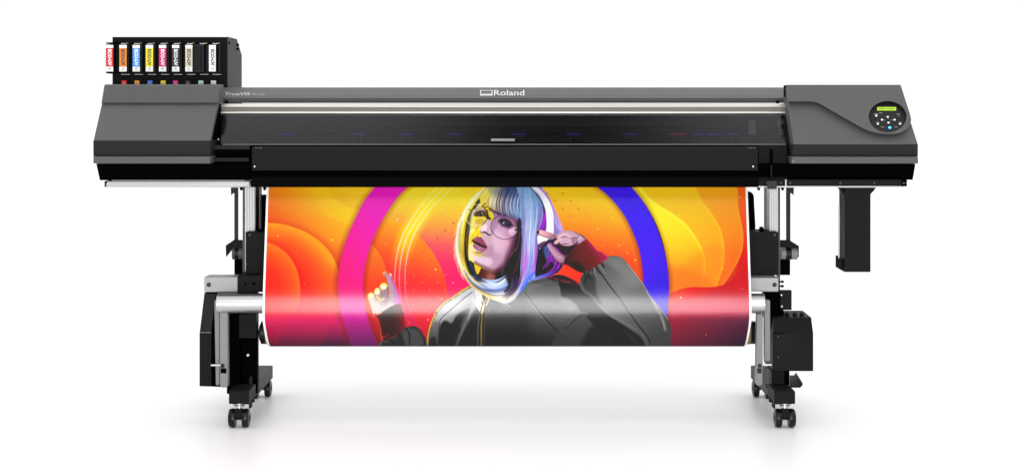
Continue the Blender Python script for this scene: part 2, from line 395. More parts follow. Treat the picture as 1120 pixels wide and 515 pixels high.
# right recess with load lever
bm = bm_new(); box(bm, 829.5, 861, 158.6, 197, .055, .3); rp = obj('recess_panel', bm, mat('black_recess', (.006, .006, .006), .5, spec=.05), PR, bevel=.002)
bm = bm_new(); box(bm, 842, 845.4, 163, 197, .05, .053); box(bm, 831.5, 859, 178.5, 179.1, .05, .053); obj('lever_slot', bm, M['black'], rp)
bm = bm_new(); cyl(bm, P(843.6, 180, .03), P(843.8, 199, .02), .003, n=12); lv = obj('load_lever', bm, M['char'], PR)
bm = bm_new(); loft(bm, [P(x, y, -.01) for x, y in ((837.8, 197.3), (850, 197.3), (849.5, 206.3), (839.6, 206.3))], [P(x, y, .03) for x, y in ((837.8, 197.3), (850, 197.3), (849.5, 206.3), (839.6, 206.3))]); obj('lever_grip', bm, M['charl'], lv, bevel=.002)
bm = bm_new(); bolt(bm, 867.5, 176, 1.1, -.003, .003); bolt(bm, 239, 152, 1.1, .05, .003); obj('cover_screw', bm, M['arm'], PR)

# --- hanging duct box on the right
bm = bm_new(); box(bm, 924, 952.3, 197, 297, .10, .19)
db = obj('duct_box', bm, M['char'], PR, bevel=.002)
bm = bm_new(); slab(bm, [(917.5, 197), (924.2, 197), (924.2, 214), (922, 212), (917.5, 205)], .12, .14)
slab(bm, [(952, 197), (958, 197), (958, 205), (955, 209), (952, 212)], .12, .14)
slab(bm, [(914.5, 279), (917, 279), (917, 282), (924, 282), (924, 297.2), (914.5, 291.5)], .14, .15)
slab(bm, [(919.5, 212), (924.2, 212), (924.2, 284), (919.5, 284)], .16, .165)
obj('duct_bracket', bm, M['char'], db)
bm = bm_new(); cyl(bm, P(918.2, 224, .18), P(918.2, 279, .18), .0035, n=12); obj('duct_rod', bm, M['alu'], db)
bm = bm_new()
for p in ((919.5, 199.8), (955, 199.8), (921.5, 218), (921.5, 225), (915.5, 285), (921.5, 289)): bolt(bm, p[0], p[1], .8, .12 if p[1] < 210 else .14, .005, 10)
obj('duct_screw', bm, M['black'], db)

# --- ink rack
bm = bm_new(); box(bm, 123, 248.6, 40.3, 130, .36, .62)
bm.verts.ensure_lookup_table()
for vv in bm.verts:                                       # chamfered rear top edge
    pass
bm.free(); bm = bm_new()
yf, yr = .36, .64; zt = Z(40.3, yf); zb = Z(130, yf)
prof = [(yf, zb), (yf, zt), (yr - .10, zt), (yr, zt - .055), (yr, zb)]
loft(bm, [(X(123, yf), a, b) for a, b in prof], [(X(248.2, yf), a, b) for a, b in prof])
rk = obj('ink_rack', bm, M['rack'], PR)
bm = bm_new(); prof2 = [(yf + .002, zb), (yf + .002, zt + .001), (yr - .10, zt + .001), (yr + .001, zt - .055), (yr + .001, zb)]
loft(bm, [(X(248.3, yf), a, b) for a, b in prof2], [(X(249.0, yf), a, b) for a, b in prof2]); obj('rack_side', bm, M['racks'], rk)
bm = bm_new()
for (yy, zz) in ((.38, .03), (.60, .03), (.56, .05), (.58, .05), (.56, .03), (.56, .30), (.66, .0)):
    pass
for (yy, dz) in ((.385, .02), (.54, .02), (.56, .02), (.54, .035), (.56, .035), (.385, .245), (.50, .25), (.62, .25)):
    p = Vector((X(249.0, yf), yy, zt - dz)); cyl(bm, p, p + Vector((.004, 0, 0)), .0045, n=12)
obj('side_screw', bm, M['black'], rk)
bm = bm_new(); box(bm, 116, 131, 46.2, 47.6, .35, .42); box(bm, 116, 131, 78.6, 80, .35, .42); box(bm, 131, 240, 46.6, 47.3, .352, .40); obj('rack_shelf', bm, M['black'], rk)
slots = [134.5, 149, 163.5, 178, 192.2, 206.6, 220.8, 234.5]
bm = bm_new()
for s in slots: box(bm, s - 2.2, s + 3.4, 47.1, 47.9, .338, .36); box(bm, s - 2, s + 7.0, 80.9, 81.4, .345, .36)
obj('slot_latch', bm, M['alu'], rk)
bm = bm_new()
for s in slots: box(bm, s + 3.6, s + 5.6, 46.4, 47.6, .338, .36)
obj('latch_clip', bm, mat('brass', (.20, .13, .04), .4, metal=.6), rk)
bm = bm_new()
for s in slots: box(bm, s + 4.6, s + 6.6, 49, 79, .34, .36)
obj('slot_divider', bm, mat('slot_black', (.012, .012, .012), .5, spec=.1), rk)
rl = [(.80, .02, .02), (.85, .33, .01), (.06, .2, .80), (.85, .75, .01), (.80, .01, .30), (.01, .01, .01), (.45, .75, .75), (.75, .75, .75)]
rx = [135.6, 149.8, 164, 178.4, 191.8, 205.4, 219.6, 233.4]
lw_ = ['red', 'orange', 'blue', 'yellow', 'magenta', 'black', 'pale cyan', 'white']
for s, c, nme in zip(rx, rl, lw_):
    bm = bm_new(); box(bm, s - 2.6, s + 2.6, 87.9, 93.5, .353, .36); o = obj('slot_label', bm, mat('slot_label_' + nme.replace(' ', '_'), c, .5), rk, smooth=False, label=nme + ' colour tag below an ink slot')
bm = bm_new()
for s in rx:
    box(bm, s - 1.1, s + 1.1, 90.2, 90.8, .3515, .3525); box(bm, s - 1.1, s - .6, 90.8, 92, .3515, .3525); box(bm, s + .6, s + 1.1, 90.8, 92, .3515, .3525)
obj('slot_letter', bm, mat('slot_letter_grey', (.35, .35, .35), .5), rk, smooth=False)

# ink cartridges: things that sit in the rack
carts = [
 ('red',    116.0, 124.0, (.60, .006, .005), (.85, .85, .85), 'red ink cartridge jutting out past the left edge of the rack'),
 ('orange', 130.4, 138.8, (.68, .21, .005), (.03, .03, .02), 'orange ink cartridge with black lettering in the black rack'),
 ('blue',   145.0, 153.2, (.04, .28, .78), (.85, .85, .85), 'sky blue ink cartridge between the orange and the yellow ones'),
 ('yellow', 159.3, 167.7, (.82, .70, .00), (.03, .03, .02), 'yellow ink cartridge with black lettering in the black rack'),
 ('magenta', 173.8, 182.0, (.56, .002, .12), (.85, .85, .85), 'magenta ink cartridge between the yellow and the black ones'),
 ('black',  188.2, 196.4, (.008, .008, .008), (.85, .85, .85), 'black labelled ink cartridge with white lettering and white ends'),
 ('beige',  202.6, 210.7, (.62, .56, .45), (.03, .03, .03), 'beige labelled ink cartridge beside the cartridge without label'),
 ('none',   213.2, 222.5, None, None, 'plain black cartridge without label, between beige and white ones'),
 ('pale',   228.4, 236.2, (.83, .83, .83), (.05, .05, .05), 'all white ink cartridge, rightmost in the rack'),
]
M['cart'] = mat('cartridge_black', (.012, .012, .012), .45, spec=.15)
for (nm, x0, x1, col, tc_, lab) in carts:
    e = bpy.data.objects.new('ink_cartridge', None); C.objects.link(e)
    Yc = .33
    e.location = P((x0 + x1) / 2, 78.4, Yc)
    tag(e, lab, 'ink cartridge', 'ink cartridges in the rack')
    bpy.context.view_layer.update(); inv = e.matrix_world.inverted()
    def fin(o):
        for q in (LAST if o in LAST else [o]): q.data.transform(inv)
        LAST.clear(); return o
    bm = bm_new(); box(bm, x0 - .2, x1 + (.2 if nm != 'none' else .4), 48.4, 78.4, Yc, .50); fin(obj('cartridge_body', bm, M['cart'], e))
    if col is None:
        bm = bm_new()
        for k in range(9): box(bm, x0 + .6, x1 - 5.0, 51 + k * 2.9, 52.4 + k * 2.9, Yc - .002, Yc)
        box(bm, x1 - 4.0, x1 - 1.5, 50.5, 77, Yc - .003, Yc)
        fin(obj('grip_ridge', bm, M['char'], e)); continue
    L = mat('cartridge_label_' + nm, col, .5, noise=.02)
    bm = bm_new(); box(bm, x0 + .1, x1 - .3, 49.0, 52.3, Yc - .0016, Yc - .0003); box(bm, x0 + .1, x1 - .3, 72.7, 78.0, Yc - .0016, Yc - .0003); fin(obj('white_label', bm, M['white'], e, smooth=False))
    bm = bm_new(); box(bm, x0 + .1, x1 - .3, 52.3, 72.7, Yc - .002, Yc - .0003); fin(obj('colour_label', bm, L, e, smooth=False))
    T = mat('cartridge_ink_' + nm, tc_, .5)
    xr0 = x0 + 2.1; xr1 = x0 + 6.1
    a = P(xr0, 53.6, Yc - .0026); b = P(xr0, 71.6, Yc - .0026); c = P(xr1, 53.6, Yc - .0026)
    fin(text('lettering', 'ECO-UV', T, e, a, (0, 0, -1), (1, 0, 0), (b - a).length, (c - a).length, bold=.045))
    code = {'red': 'RE', 'orange': 'OR', 'blue': 'CY', 'yellow': 'YE', 'magenta': 'MG', 'black': 'BK', 'beige': 'GL', 'pale': 'WH'}[nm]
    cx_ = (x0 + x1) / 2 - .1; a = P(cx_ - 1.3, 75.2, Yc - .0026); b = P(cx_ + 1.3, 75.2, Yc - .0026); c = P(cx_ - 1.3, 73.8, Yc - .0026)
    fin(text('small_print', code, mat('label_ink_' + nm, (.06, .06, .06), .5), e, a, (1, 0, 0), (0, 0, 1), (b - a).length, (c - a).length))
    bm = bm_new(); box(bm, cx_ - 2.2, cx_ + 2.2, 76.3, 76.6, Yc - .0026, Yc - .0015); fin(obj('fine_line', bm, M['arm'], e, smooth=False))

# ------------------------------------------------------------------ stand
def foot(front, side):
    """front: px of front corners; side: +1 the right face is seen, -1 the left one"""
    x0, x1 = front
    bm = bm_new(); box(bm, x0, x1, 427, 441, -.03, .10)
    f = obj('foot_beam', bm, M['char'], PR, bevel=.002)
    bm = bm_new()
    xa, xb = (x0 + 4, x1 + .5) if side > 0 else (x0 - .5, x1 - 4)
    box(bm, xa, xb, 426.3, 441.5, .10, .60)
    obj('beam_tube', bm, M['charl'], f, bevel=.002)
    bm = bm_new()
    xs = x1 + .5 if side > 0 else x0 - .5
    for (yy, dz) in ((.14, .03), (.14, .34), (.20, .03), (.20, .34)):
        pz = Z(426, .1) - dz * .12
        p = Vector((X(xs, .10), yy, pz)); cyl(bm, p, p + Vector((.010 * side, 0, 0)), .007, n=12)
    box(bm, xs - .6, xs + 1.2, 412, 446, .12, .16)
    obj('clamp_plate', bm, M['char'], f)
    bm = bm_new()
    for (a, b) in ((x0 + 1.2, 428.5), (x1 - 1.2, 428.5), (x0 + 1.2, 439.5), (x1 - 1.2, 439.5)): bolt(bm, a, b, .5, -.03, .002, 10)
    obj('beam_screw', bm, M['black'], f)
    return f
foot((250.3, 272.3), 1); foot((847.2, 869.8), -1)
def caster(px, Y, rot):
    x = X(px, Y); r = .030
    e = bpy.data.objects.new('caster', None); C.objects.link(e); e.parent = PR; e.location = (x, Y, 0); e.rotation_euler = (0, 0, rot)
    def L(p): return Vector(p)
    bm = bm_new(); w = .023; gap = .011
    for s in (-1, 1):
        bm2 = bm_new()
        segs = [(gap, r * .80), (gap + .001, r * .96), (gap + .005, r), (gap + w - .007, r), (gap + w - .002, r * .92), (gap + w, r * .70), (gap + w, r * .35), (gap + w - .004, r * .3), (gap + w - .004, 0.0005)]
        n = 40; prev = None
        for (a, rr_) in segs:
            ring = [bm2.verts.new((s * a, rr_ * math.cos(2 * math.pi * k / n), r + rr_ * math.sin(2 * math.pi * k / n))) for k in range(n)]
            if prev:
                for k in range(n): bm2.faces.new((prev[k], prev[(k + 1) % n], ring[(k + 1) % n], ring[k]))
            else: bm2.faces.new(ring)
            prev = ring
        bm2.faces.new(prev)
        obj('wheel', bm2, M['rubber'], e)
    loft(bm, [(-.012, -.027, .036), (.012, -.027, .036), (.012, .012, .036), (-.012, .012, .036)], [(-.010, -.015, .062), (.010, -.015, .062), (.010, .010, .062), (-.010, .010, .062)])
    cyl(bm, (-.030, 0, r), (.030, 0, r), .006, n=16)
    obj('fork', bm, M['char'], e, bevel=.001)
    bm = bm_new(); loft(bm, [(-.034, -r * .55, r * .86), (.034, -r * .55, r * .86), (.034, -r * .55 - .003, r * 1.05), (-.034, -r * .55 - .003, r * 1.05)], [(-.034, -r * .2, r * .86), (.034, -r * .2, r * .86), (.034, -r * .2, r * 1.05), (-.034, -r * .2, r * 1.05)])
    obj('brake_bar', bm, M['charl'], e, bevel=.001)
    bm = bm_new(); cyl(bm, (0, 0, .060), (0, 0, .080), .010, n=20); cyl(bm, (0, 0, .066), (0, 0, .071), .017, n=20); obj('stem', bm, M['chrome'], e)
    return e
caster(261.8, .0, 0); caster(858.2, .0, 0); caster(286.6, .53, 0); caster(833.2, .53, 0)

def column(xa, xb, inner, s):
    """aluminium upright with dark edge strips; s=+1 left stand (inner side to the right)"""
    bm = bm_new(); box(bm, xa, xb, 195, 300, .22, .28)
    c = obj('upright', bm, M['alu'], PR, bevel=.0015)
    bm = bm_new()
    for k in range(3):
        xx = xa + (xb - xa) * (k + 1) / 4; box(bm, xx - .15, xx + .15, 203, 254, .2188, .22)
    obj('groove', bm, M['arm'], c)
    return c
# left stand
column(267.4, 278.6, 0, 1); column(841.4, 851.4, 0, -1)
def part(name, boxes, m, parent=PR, bevel=.0015, label=None):
    bm = bm_new()
    for b in boxes: box(bm, *b)
    return obj(name, bm, m, parent, bevel=bevel, label=label)
part('edge_strip', [(265.2, 267.2, 203, 300, .215, .26)], M['greyd']); part('edge_strip', [(851.6, 853.4, 203, 319, .215, .26)], M['greyd'])
part('inner_upright', [(280.2, 284.6, 203, 251, .30, .34)], M['arm']); part('inner_upright', [(837.4, 841.0, 203, 251, .30, .34)], M['arm'])
part('shadow_gap', [(278.8, 280.2, 203, 253, .24, .30)], M['black']); part('shadow_gap', [(841.1, 842, 203, 253, .235, .30)], M['black'])
# media flanges behind the paper (black curved guides)
bm = bm_new(); slab(bm, [(284.5, 213), (300, 212), (300, 256), (286, 256), (284, 240)], .33, .36); obj('media_flange', bm, M['black'], PR)
bm = bm_new(); slab(bm, cr([(818, 212.5), (824, 212.5), (825, 225), (826, 254), (818.8, 254)], 3), .33, .36); obj('media_flange', bm, M['black'], PR)
bm = bm_new()
for (x, y) in ((830.3, 204.6), (856.5, 204.6), (263.4, 204.6), (289, 204.6)): box(bm, x - 1.6, x + 1.6, y, y + 1.2, .2, .22); box(bm, x - 1.0, x + 1.0, y + 1.2, y + 3.2, .2, .22)
obj('mounting_bolt', bm, M['black'], PR)
bm = bm_new(); box(bm, 832, 835.2, 248, 253, .21, .24); box(bm, 831, 836, 250.5, 253.5, .21, .24); box(bm, 289, 292, 250, 253, .21, .24); box(bm, 282.5, 285, 250.5, 253, .21, .24); obj('bracket_knob', bm, M['black'], PR)
# boxes of the media supply
lb = part('supply_box', [(268.6, 293, 253.3, 299.5, .17, .30)], M['char']); rb = part('supply_box', [(819, 851.2, 253.3, 300.5, .17, .30)], M['char'])
bm = bm_new(); bolt(bm, 273.4, 256.3, 1.4, .17, .006); obj('box_screw', bm, M['greyd'], lb)
bm = bm_new(); bolt(bm, 847.2, 256.3, 1.4, .17, .006); obj('box_screw', bm, M['greyd'], rb)
# hooked rods
for s, pts in ((1, [(252.3, 204.8), (260, 204.8), (260, 272), (256.2, 272), (256.2, 211), (254.6, 211), (252.6, 213)]), (-1, [(868.4, 204.8), (860.4, 204.8), (860.4, 272), (864.6, 272), (864.6, 211), (866.2, 211), (868.2, 213)])):
    bm = bm_new(); slab(bm, pts, .26, .275); obj('hook_rod', bm, M['charl'], PR, bevel=.001)
# small rollers with their brackets
bm = bm_new(); slab(bm, [(246.8, 268.5 - .5), (255.5, 262), (268, 262), (268, 271), (255, 271), (247.2, 280.6)], .24, .25); o = obj('roller_bracket', bm, M['char'], PR)
bm = bm_new(); cylx(bm, 254.6, 257.5, 276.6, 6.8, .25); cylx(bm, 261.5, 266.4, 276.6, 6.3, .25); obj('roller', bm, M['greyd'], o)
bm = bm_new(); cylx(bm, 257.5, 261.5, 276.6, 6.7, .25); obj('roller_band', bm, M['rubber'], o)
part('stand_block', [(256.2, 267, 283, 302, .26, .34)], M['black'])
bm = bm_new(); slab(bm, [(853, 262.3), (864, 262.3), (873.8, 268.5), (873.8, 280.5), (872, 281), (872, 270.5), (853, 270.5)], .235, .25); o = obj('roller_bracket', bm, M['char'], PR)
bm = bm_new(); cylx(bm, 854, 859, 276.8, 6.2, .25); cylx(bm, 865, 871.6, 276.8, 6.4, .25); obj('roller', bm, M['arm'], o)
bm = bm_new(); cylx(bm, 859, 865, 276.8, 6.8, .25); obj('roller_band', bm, M['rubber'], o)
part('stand_block', [(853.4, 864.4, 283.3, 300.3, .26, .34)], M['black'])
# silver cross brackets
lk = part('cross_bracket', [(223.2, 259.8, 302.4, 318.8, .10, .18)], M['alu2'], bevel=.002)
bm = bm_new(); bolt(bm, 228.3, 310.8, 2.4, .10, .004); obj('bracket_bolt', bm, M['charl'], lk)
bm = bm_new(); bolt(bm, 228.3, 310.8, 1.0, .095, .003, 6); cylx(bm, 227, 231.5, 302.4, 1.0, .13, 10); obj('bolt_head', bm, M['greyd'], lk)
part('joint_block', [(260, 292, 300.8, 318.8, .10, .22)], M['char'])
bm = bm_new(); bolt(bm, 268.5, 309.5, 1.4, .10, .004); bolt(bm, 277.6, 309.5, 1.8, .10, .004); obj('joint_bolt', bm, M['black'], PR)
rk2 = part('cross_bracket', [(819, 851.4, 303.2, 318.4, .10, .18)], M['alu2'], bevel=.002)
bm = bm_new(); bolt(bm, 847.2, 310.8, 2.4, .10, .004); obj('bracket_bolt', bm, M['charl'], rk2)
bm = bm_new(); bolt(bm, 847.2, 310.8, 1.0, .095, .003, 6); obj('bolt_head', bm, M['greyd'], rk2)
bm = bm_new()
for y in (307.5, 312.3): cylx(bm, 853, 857.5, y, .9, .14, 10); cylx(bm, 854.5, 856.3, y, 1.6, .14, 6)
obj('side_bolt', bm, M['char'], rk2)

# --- take-up unit
TUBE_Y = .045
bm = bm_new(); cylx(bm, 238.2, 835.6, 331, 10.9, TUBE_Y, 64); tu = obj('tension_tube', bm, M['chrome'], PR, bevel=.0015)
# left housing
bm = bm_new(); slab(bm, [(223.5, 319.6), (262, 319.6), (262, 423), (218.3, 421.6), (218.3, 363.2)], .13, .24)
hs = obj('take_up_housing', bm, M['black'], PR, bevel=.001)
bm = bm_new(); slab(bm, [(218.2, 363.4), (231, 363.4), (231, 421.2), (218.2, 421.2)], .118, .129); obj('housing_plate', bm, M['char'], hs)
bm = bm_new(); slab(bm, [(223.5, 320.6), (236, 320.6), (233, 345), (231, 362.4), (218.5, 362.4)], .120, .129); obj('housing_plate', bm, mat('dark_plate', (.010, .010, .010), .45, spec=.12), hs)
bm = bm_new(); slab(bm, [(218.3, 362.7), (230.8, 362.7), (230.8, 363.3), (218.3, 363.3)], .116, .129); obj('plate_edge', bm, M['arm'], hs)
part('stand_post', [(248, 281.5, 319, 430, .17, .20)], M['black'])
sb_ = part('sensor_box', [(261.3, 280.4, 343, 369.2, .12, .17)], M['char'])
bm = bm_new(); bolt(bm, 271.4, 387.5, 1.5, .17, .006); bolt(bm, 259.4, 361.3, .9, .17, .004); obj('post_screw', bm, M['white'], PR)
bm = bm_new(); slab(bm, [(234.3, 328.5), (235.3, 327.6), (239.0, 327.6), (240.2, 340), (240.2, 420), (238, 421), (236, 420)], .06, .085); a1 = obj('tension_arm', bm, M['arm'], PR, bevel=.002)
bm = bm_new(); slab(bm, [(240.3, 338), (241, 336), (247.8, 336), (248.9, 343), (249.5, 421), (248, 423), (242, 423), (240.6, 421)], .03, .058); a2 = obj('tension_arm', bm, M['arm'], PR, bevel=.002)
part('arm_window', [(241.2, 247.6, 402, 407.5, .0285, .031)], M['black'], a2)
bm = bm_new(); bolt(bm, 243.4, 399.3, 2.3, .028, .006); obj('arm_knob', bm, M['rubber'], a2)
bm = bm_new(); cylx(bm, 231, 241.5, 398.6, 1.3, .03, 16); obj('arm_pin', bm, M['chrome'], a2)
bm = bm_new()
for y in (393, 396, 403, 406): bolt(bm, 231.8, y, .7, .115, .003, 8)
obj('housing_screw', bm, M['black'], hs)
# right arms, post and motor box
bm = bm_new(); slab(bm, [(842.4, 328.5), (841.5, 327.6), (837.5, 327.6), (836.2, 340), (836.2, 393), (837.5, 394.8), (841.5, 394.8), (842.6, 393)], .06, .085); obj('tension_arm', bm, M['arm'], PR, bevel=.002)
bm = bm_new(); slab(bm, [(827.8, 343), (833.8, 343), (834.6, 345), (834.2, 419), (833, 421), (828, 421), (826.6, 419)], .03, .058); a3 = obj('tension_arm', bm, M['arm'], PR, bevel=.002)
part('arm_window', [(828.2, 833.2, 402, 407.5, .0285, .031)], M['charl'], a3)
bm = bm_new(); bolt(bm, 831.0, 399.3, 2.2, .028, .006); obj('arm_knob', bm, M['rubber'], a3)
bm = bm_new(); cylx(bm, 833.5, 844, 398.3, 1.4, .03, 16); obj('arm_pin', bm, M['chrome'], a3)
bm = bm_new(); slab(bm, [(834, 403), (841, 403), (841, 419), (834, 419)], .10, .12); obj('arm_foot', bm, M['greyd'], a3)
bm = bm_new(); slab(bm, [(835.5, 319), (853.5, 319), (862, 365), (862, 430), (842.6, 430), (842.6, 360), (835.5, 345)], .15, .19); post = obj('stand_post', bm, M['black'], PR, bevel=.001)
part('post_plate', [(853.6, 866, 317, 338.4, .12, .14)], M['char'], post)
bm = bm_new()
for p in ((854.6, 322), (855.1, 334.4)): bolt(bm, p[0], p[1], 1.0, .12, .004, 12)
obj('plate_screw', bm, M['white'], post)
bm = bm_new(); rows(bm, [(847, 887.4, 346.5, .09), (845.5, 889.6, 364, .06), (845.5, 889.6, 405.2, .06), (845.5, 889.6, 405.2, .25), (847, 882.5, 346.5, .25)])
mb = obj('motor_box', bm, M['char'], PR, bevel=.002)
bm = bm_new(); rows(bm, [(846, 887.2, 346.5, .091), (846, 879.5, 340.2, .22), (846, 879.5, 340.2, .25), (846, 887.2, 346.6, .25)]); obj('box_top', bm, mat('box_top_black', (.006, .006, .006), .5, spec=.05), mb)
for x in (861, 869.5, 877):
    bm = bm_new(); cyl(bm, P(x, 345.0, .13), P(x, 342.2, .135), .009, .008, n=20); obj('switch', bm, M['rubber'], mb)
bm = bm_new()
for p in ((851.2, 367.2), (851.2, 389.8)): bolt(bm, p[0], p[1], .9, .06, .003, 12)
obj('box_screw', bm, M['greyd'], mb)
bm = bm_new(); slab(bm, [(844.8, 363.6), (857, 363.6), (857, 364.2), (844.8, 364.2)], .055, .0595); obj('box_seam', bm, M['black'], mb)
part('lower_post', [(844, 857.8, 405, 430, .10, .24)], M['char']); part('lower_post', [(857.8, 863.6, 405, 430, .14, .24)], M['black'])
bm = bm_new(); loft(bm, [P(x, y, .05) for x, y in ((863.6, 423.2), (875, 423.2), (877.8, 420.8), (877.8, 418), (876.5, 418), (874.2, 421), (863.6, 421))], [P(x, y, .25) for x, y in ((863.6, 412), (869, 412), (871, 410), (871, 407), (870, 407), (868.5, 409.5), (863.6, 409.5))])
obj('pedal_tray', bm, M['char'], PR)

# ------------------------------------------------------------------ take-up core and paper
RC_Y = .16; RC_PY = 362.2
core = bpy.data.objects.new('paper_core', None); C.objects.link(core); core.location = P(553, RC_PY, RC_Y)
tag(core, 'brown cardboard take-up tube held by black flanges behind the print', 'paper core')
bpy.context.view_layer.update(); inv = core.matrix_world.inverted()
def fin(o):
    for q in list(LAST): q.data.transform(inv)
    LAST.clear(); return o
bm = bm_new(); cylx(bm, 291.2, 820.3, RC_PY, 12.9, RC_Y, 48); fin(obj('cardboard_tube', bm, M['tan'], core))
for (a, b, c, d) in ((285.6, 291, 284, 285.6), (820.5, 826.2, 826.2, 827.6)):
    bm = bm_new(); cylx(bm, a, b, RC_PY, 12.6, RC_Y, 48); cylx(bm, c, d, RC_PY, 9.5, RC_Y, 48); cylx(bm, min(a, c) - 3, max(b, d) + 2, RC_PY, 2.2, RC_Y, 20)
    fin(obj('flange', bm, M['rubber'], core, bevel=.002))
bm = bm_new(); cylx(bm, 280.6, 283.2, RC_PY - .8, 1.5, RC_Y, 16); fin(obj('axle_pin', bm, M['chrome'], core))

#ART_BEGIN
# ------------------------------------------------------------------ the printed picture, painted in code
# canvas coordinates run 288..824 across and 200..382 down the sheet; SS samples per unit
AX0, AX1, AY0, AY1, SS = 286.0, 826.0, 200.0, 382.0, 3
AW = int((AX1 - AX0) * SS); AH = int((AY1 - AY0) * SS)
gx, gy = np.meshgrid(AX0 + (np.arange(AW) + .5) / SS, AY0 + (np.arange(AH) + .5) / SS)
gx = gx.astype(np.float32); gy = gy.astype(np.float32)
art = np.zeros((AH, AW, 3), np.float32)
arng = np.random.RandomState(11)
def crs(pts, n=6, closed=True):
    p = np.array(pts, float); m = len(p); out = []
    for i in range(m if closed else m - 1):
        a = p[(i - 1) % m] if closed or i > 0 else p[i]; b = p[i]; c = p[(i + 1) % m]
        d = p[(i + 2) % m] if closed or i + 2 < m else p[(i + 1) % m]
        for k in range(n):
            t = k / n; out.append(.5 * (2 * b + (c - a) * t + (2 * a - 5 * b + 4 * c - d) * t * t + (3 * b - a - 3 * c + d) * t ** 3))
    if not closed: out.append(p[-1])
    return np.array(out)
def bbox(p, m):
    i0 = max(0, int((p[:, 0].min() - m - AX0) * SS)); i1 = min(AW, int((p[:, 0].max() + m - AX0) * SS) + 2)
    j0 = max(0, int((p[:, 1].min() - m - AY0) * SS)); j1 = min(AH, int((p[:, 1].max() + m - AY0) * SS) + 2)
    return i0, i1, j0, j1
def sdf(p, x, y):
    d2 = np.full(x.shape, 1e9, np.float32); ins = np.zeros(x.shape, bool); n = len(p)
    for i in range(n):
        x0, y0 = p[i]; x1, y1 = p[(i + 1) % n]; ex, ey = x1 - x0, y1 - y0; L = ex * ex + ey * ey
        if L < 1e-9: continue
        t = np.clip(((x - x0) * ex + (y - y0) * ey) / L, 0, 1)
        d2 = np.minimum(d2, (x - x0 - t * ex) ** 2 + (y - y0 - t * ey) ** 2)
        if y0 != y1: ins ^= ((y0 > y) != (y1 > y)) & (x < ex * (y - y0) / ey + x0)
    d = np.sqrt(d2); return np.where(ins, d, -d)
def colr(c, x, y):
    """c: rgb 0-255, or ('lin', (x0,y0), (x1,y1), [(t,rgb),...])"""
    if c[0] == 'lin':
        (xa, ya), (xb, yb) = c[1], c[2]; L = (xb - xa) ** 2 + (yb - ya) ** 2
        t = ((x - xa) * (xb - xa) + (y - ya) * (yb - ya)) / L
        ts = [s[0] for s in c[3]]
        return np.stack([np.interp(t, ts, [s[1][k] for s in c[3]]) for k in range(3)], -1)
    if c[0] == 'rad':
        (xa, ya), r = c[1], c[2]; t = np.sqrt((x - xa) ** 2 + (y - ya) ** 2) / r
        ts = [s[0] for s in c[3]]
        return np.stack([np.interp(t, ts, [s[1][k] for s in c[3]]) for k in range(3)], -1)
    return np.broadcast_to(np.array(c, np.float32), x.shape + (3,))
def poly(pts, c, blur=.35, alpha=1., smooth=6, clip=None, mode='mix', afun=None):
    p = crs(pts, smooth) if smooth else np.array(pts, float)
    i0, i1, j0, j1 = bbox(p, blur + 1)
    if i1 <= i0 or j1 <= j0: return None
    x = gx[j0:j1, i0:i1]; y = gy[j0:j1, i0:i1]
    a = np.clip(sdf(p, x, y) / (2 * blur) + .5, 0, 1); a = a * a * (3 - 2 * a) * alpha
    if afun is not None: a = a * afun(x, y)
    if clip is not None: a = a * clip[j0:j1, i0:i1]
    a = a[..., None]; dst = art[j0:j1, i0:i1]; cc = colr(c, x, y)
    if mode == 'mix': dst[:] = dst * (1 - a) + cc * a
    elif mode == 'mul': dst[:] = dst * (1 - a + a * cc / 255.)
    elif mode == 'add': dst[:] = np.clip(dst + cc * a, 0, 255)
    return p
def mask(pts, blur=.35, smooth=6):
    p = crs(pts, smooth) if smooth else np.array(pts, float); m = np.zeros((AH, AW), np.float32)
    i0, i1, j0, j1 = bbox(p, blur + 1)
    m[j0:j1, i0:i1] = np.clip(sdf(p, gx[j0:j1, i0:i1], gy[j0:j1, i0:i1]) / (2 * blur) + .5, 0, 1); return m
def line(pts, w, c, alpha=1., blur=.3, smooth=4, clip=None, taper=(1, 1), mode='mix'):
    p = crs(pts, smooth, False) if smooth else np.array(pts, float)
    i0, i1, j0, j1 = bbox(p, w + blur + 1)
    if i1 <= i0 or j1 <= j0: return
    x = gx[j0:j1, i0:i1]; y = gy[j0:j1, i0:i1]; n = len(p) - 1; best = np.full(x.shape, -9., np.float32)
    for i in range(n):
        x0, y0 = p[i]; ex, ey = p[i + 1] - p[i]; L = ex * ex + ey * ey
        if L < 1e-9: continue
        t = np.clip(((x - x0) * ex + (y - y0) * ey) / L, 0, 1)
        tt = (i + t) / n; ww = w / 2 * (taper[0] + (1 - taper[0]) * np.clip(tt * 3, 0, 1)) * (taper[1] + (1 - taper[1]) * np.clip((1 - tt) * 3, 0, 1))
        best = np.maximum(best, ww - np.sqrt((x - x0 - t * ex) ** 2 + (y - y0 - t * ey) ** 2))
    a = np.clip(best / (2 * blur) + .5, 0, 1) * alpha
    if clip is not None: a = a * clip[j0:j1, i0:i1]
    a = a[..., None]; dst = art[j0:j1, i0:i1]; cc = colr(c, x, y)
    if mode == 'mix': dst[:] = dst * (1 - a) + cc * a
    else: dst[:] = np.clip(dst + cc * a, 0, 255)
def ell(cx, cy, rx, ry, c, rot=0, **k):
    t = np.arange(40) / 40 * 2 * np.pi; r = math.radians(rot)
    x = rx * np.cos(t); y = ry * np.sin(t)
    return poly(np.stack([cx + x * math.cos(r) - y * math.sin(r), cy + x * math.sin(r) + y * math.cos(r)], -1), c, smooth=0, **k)
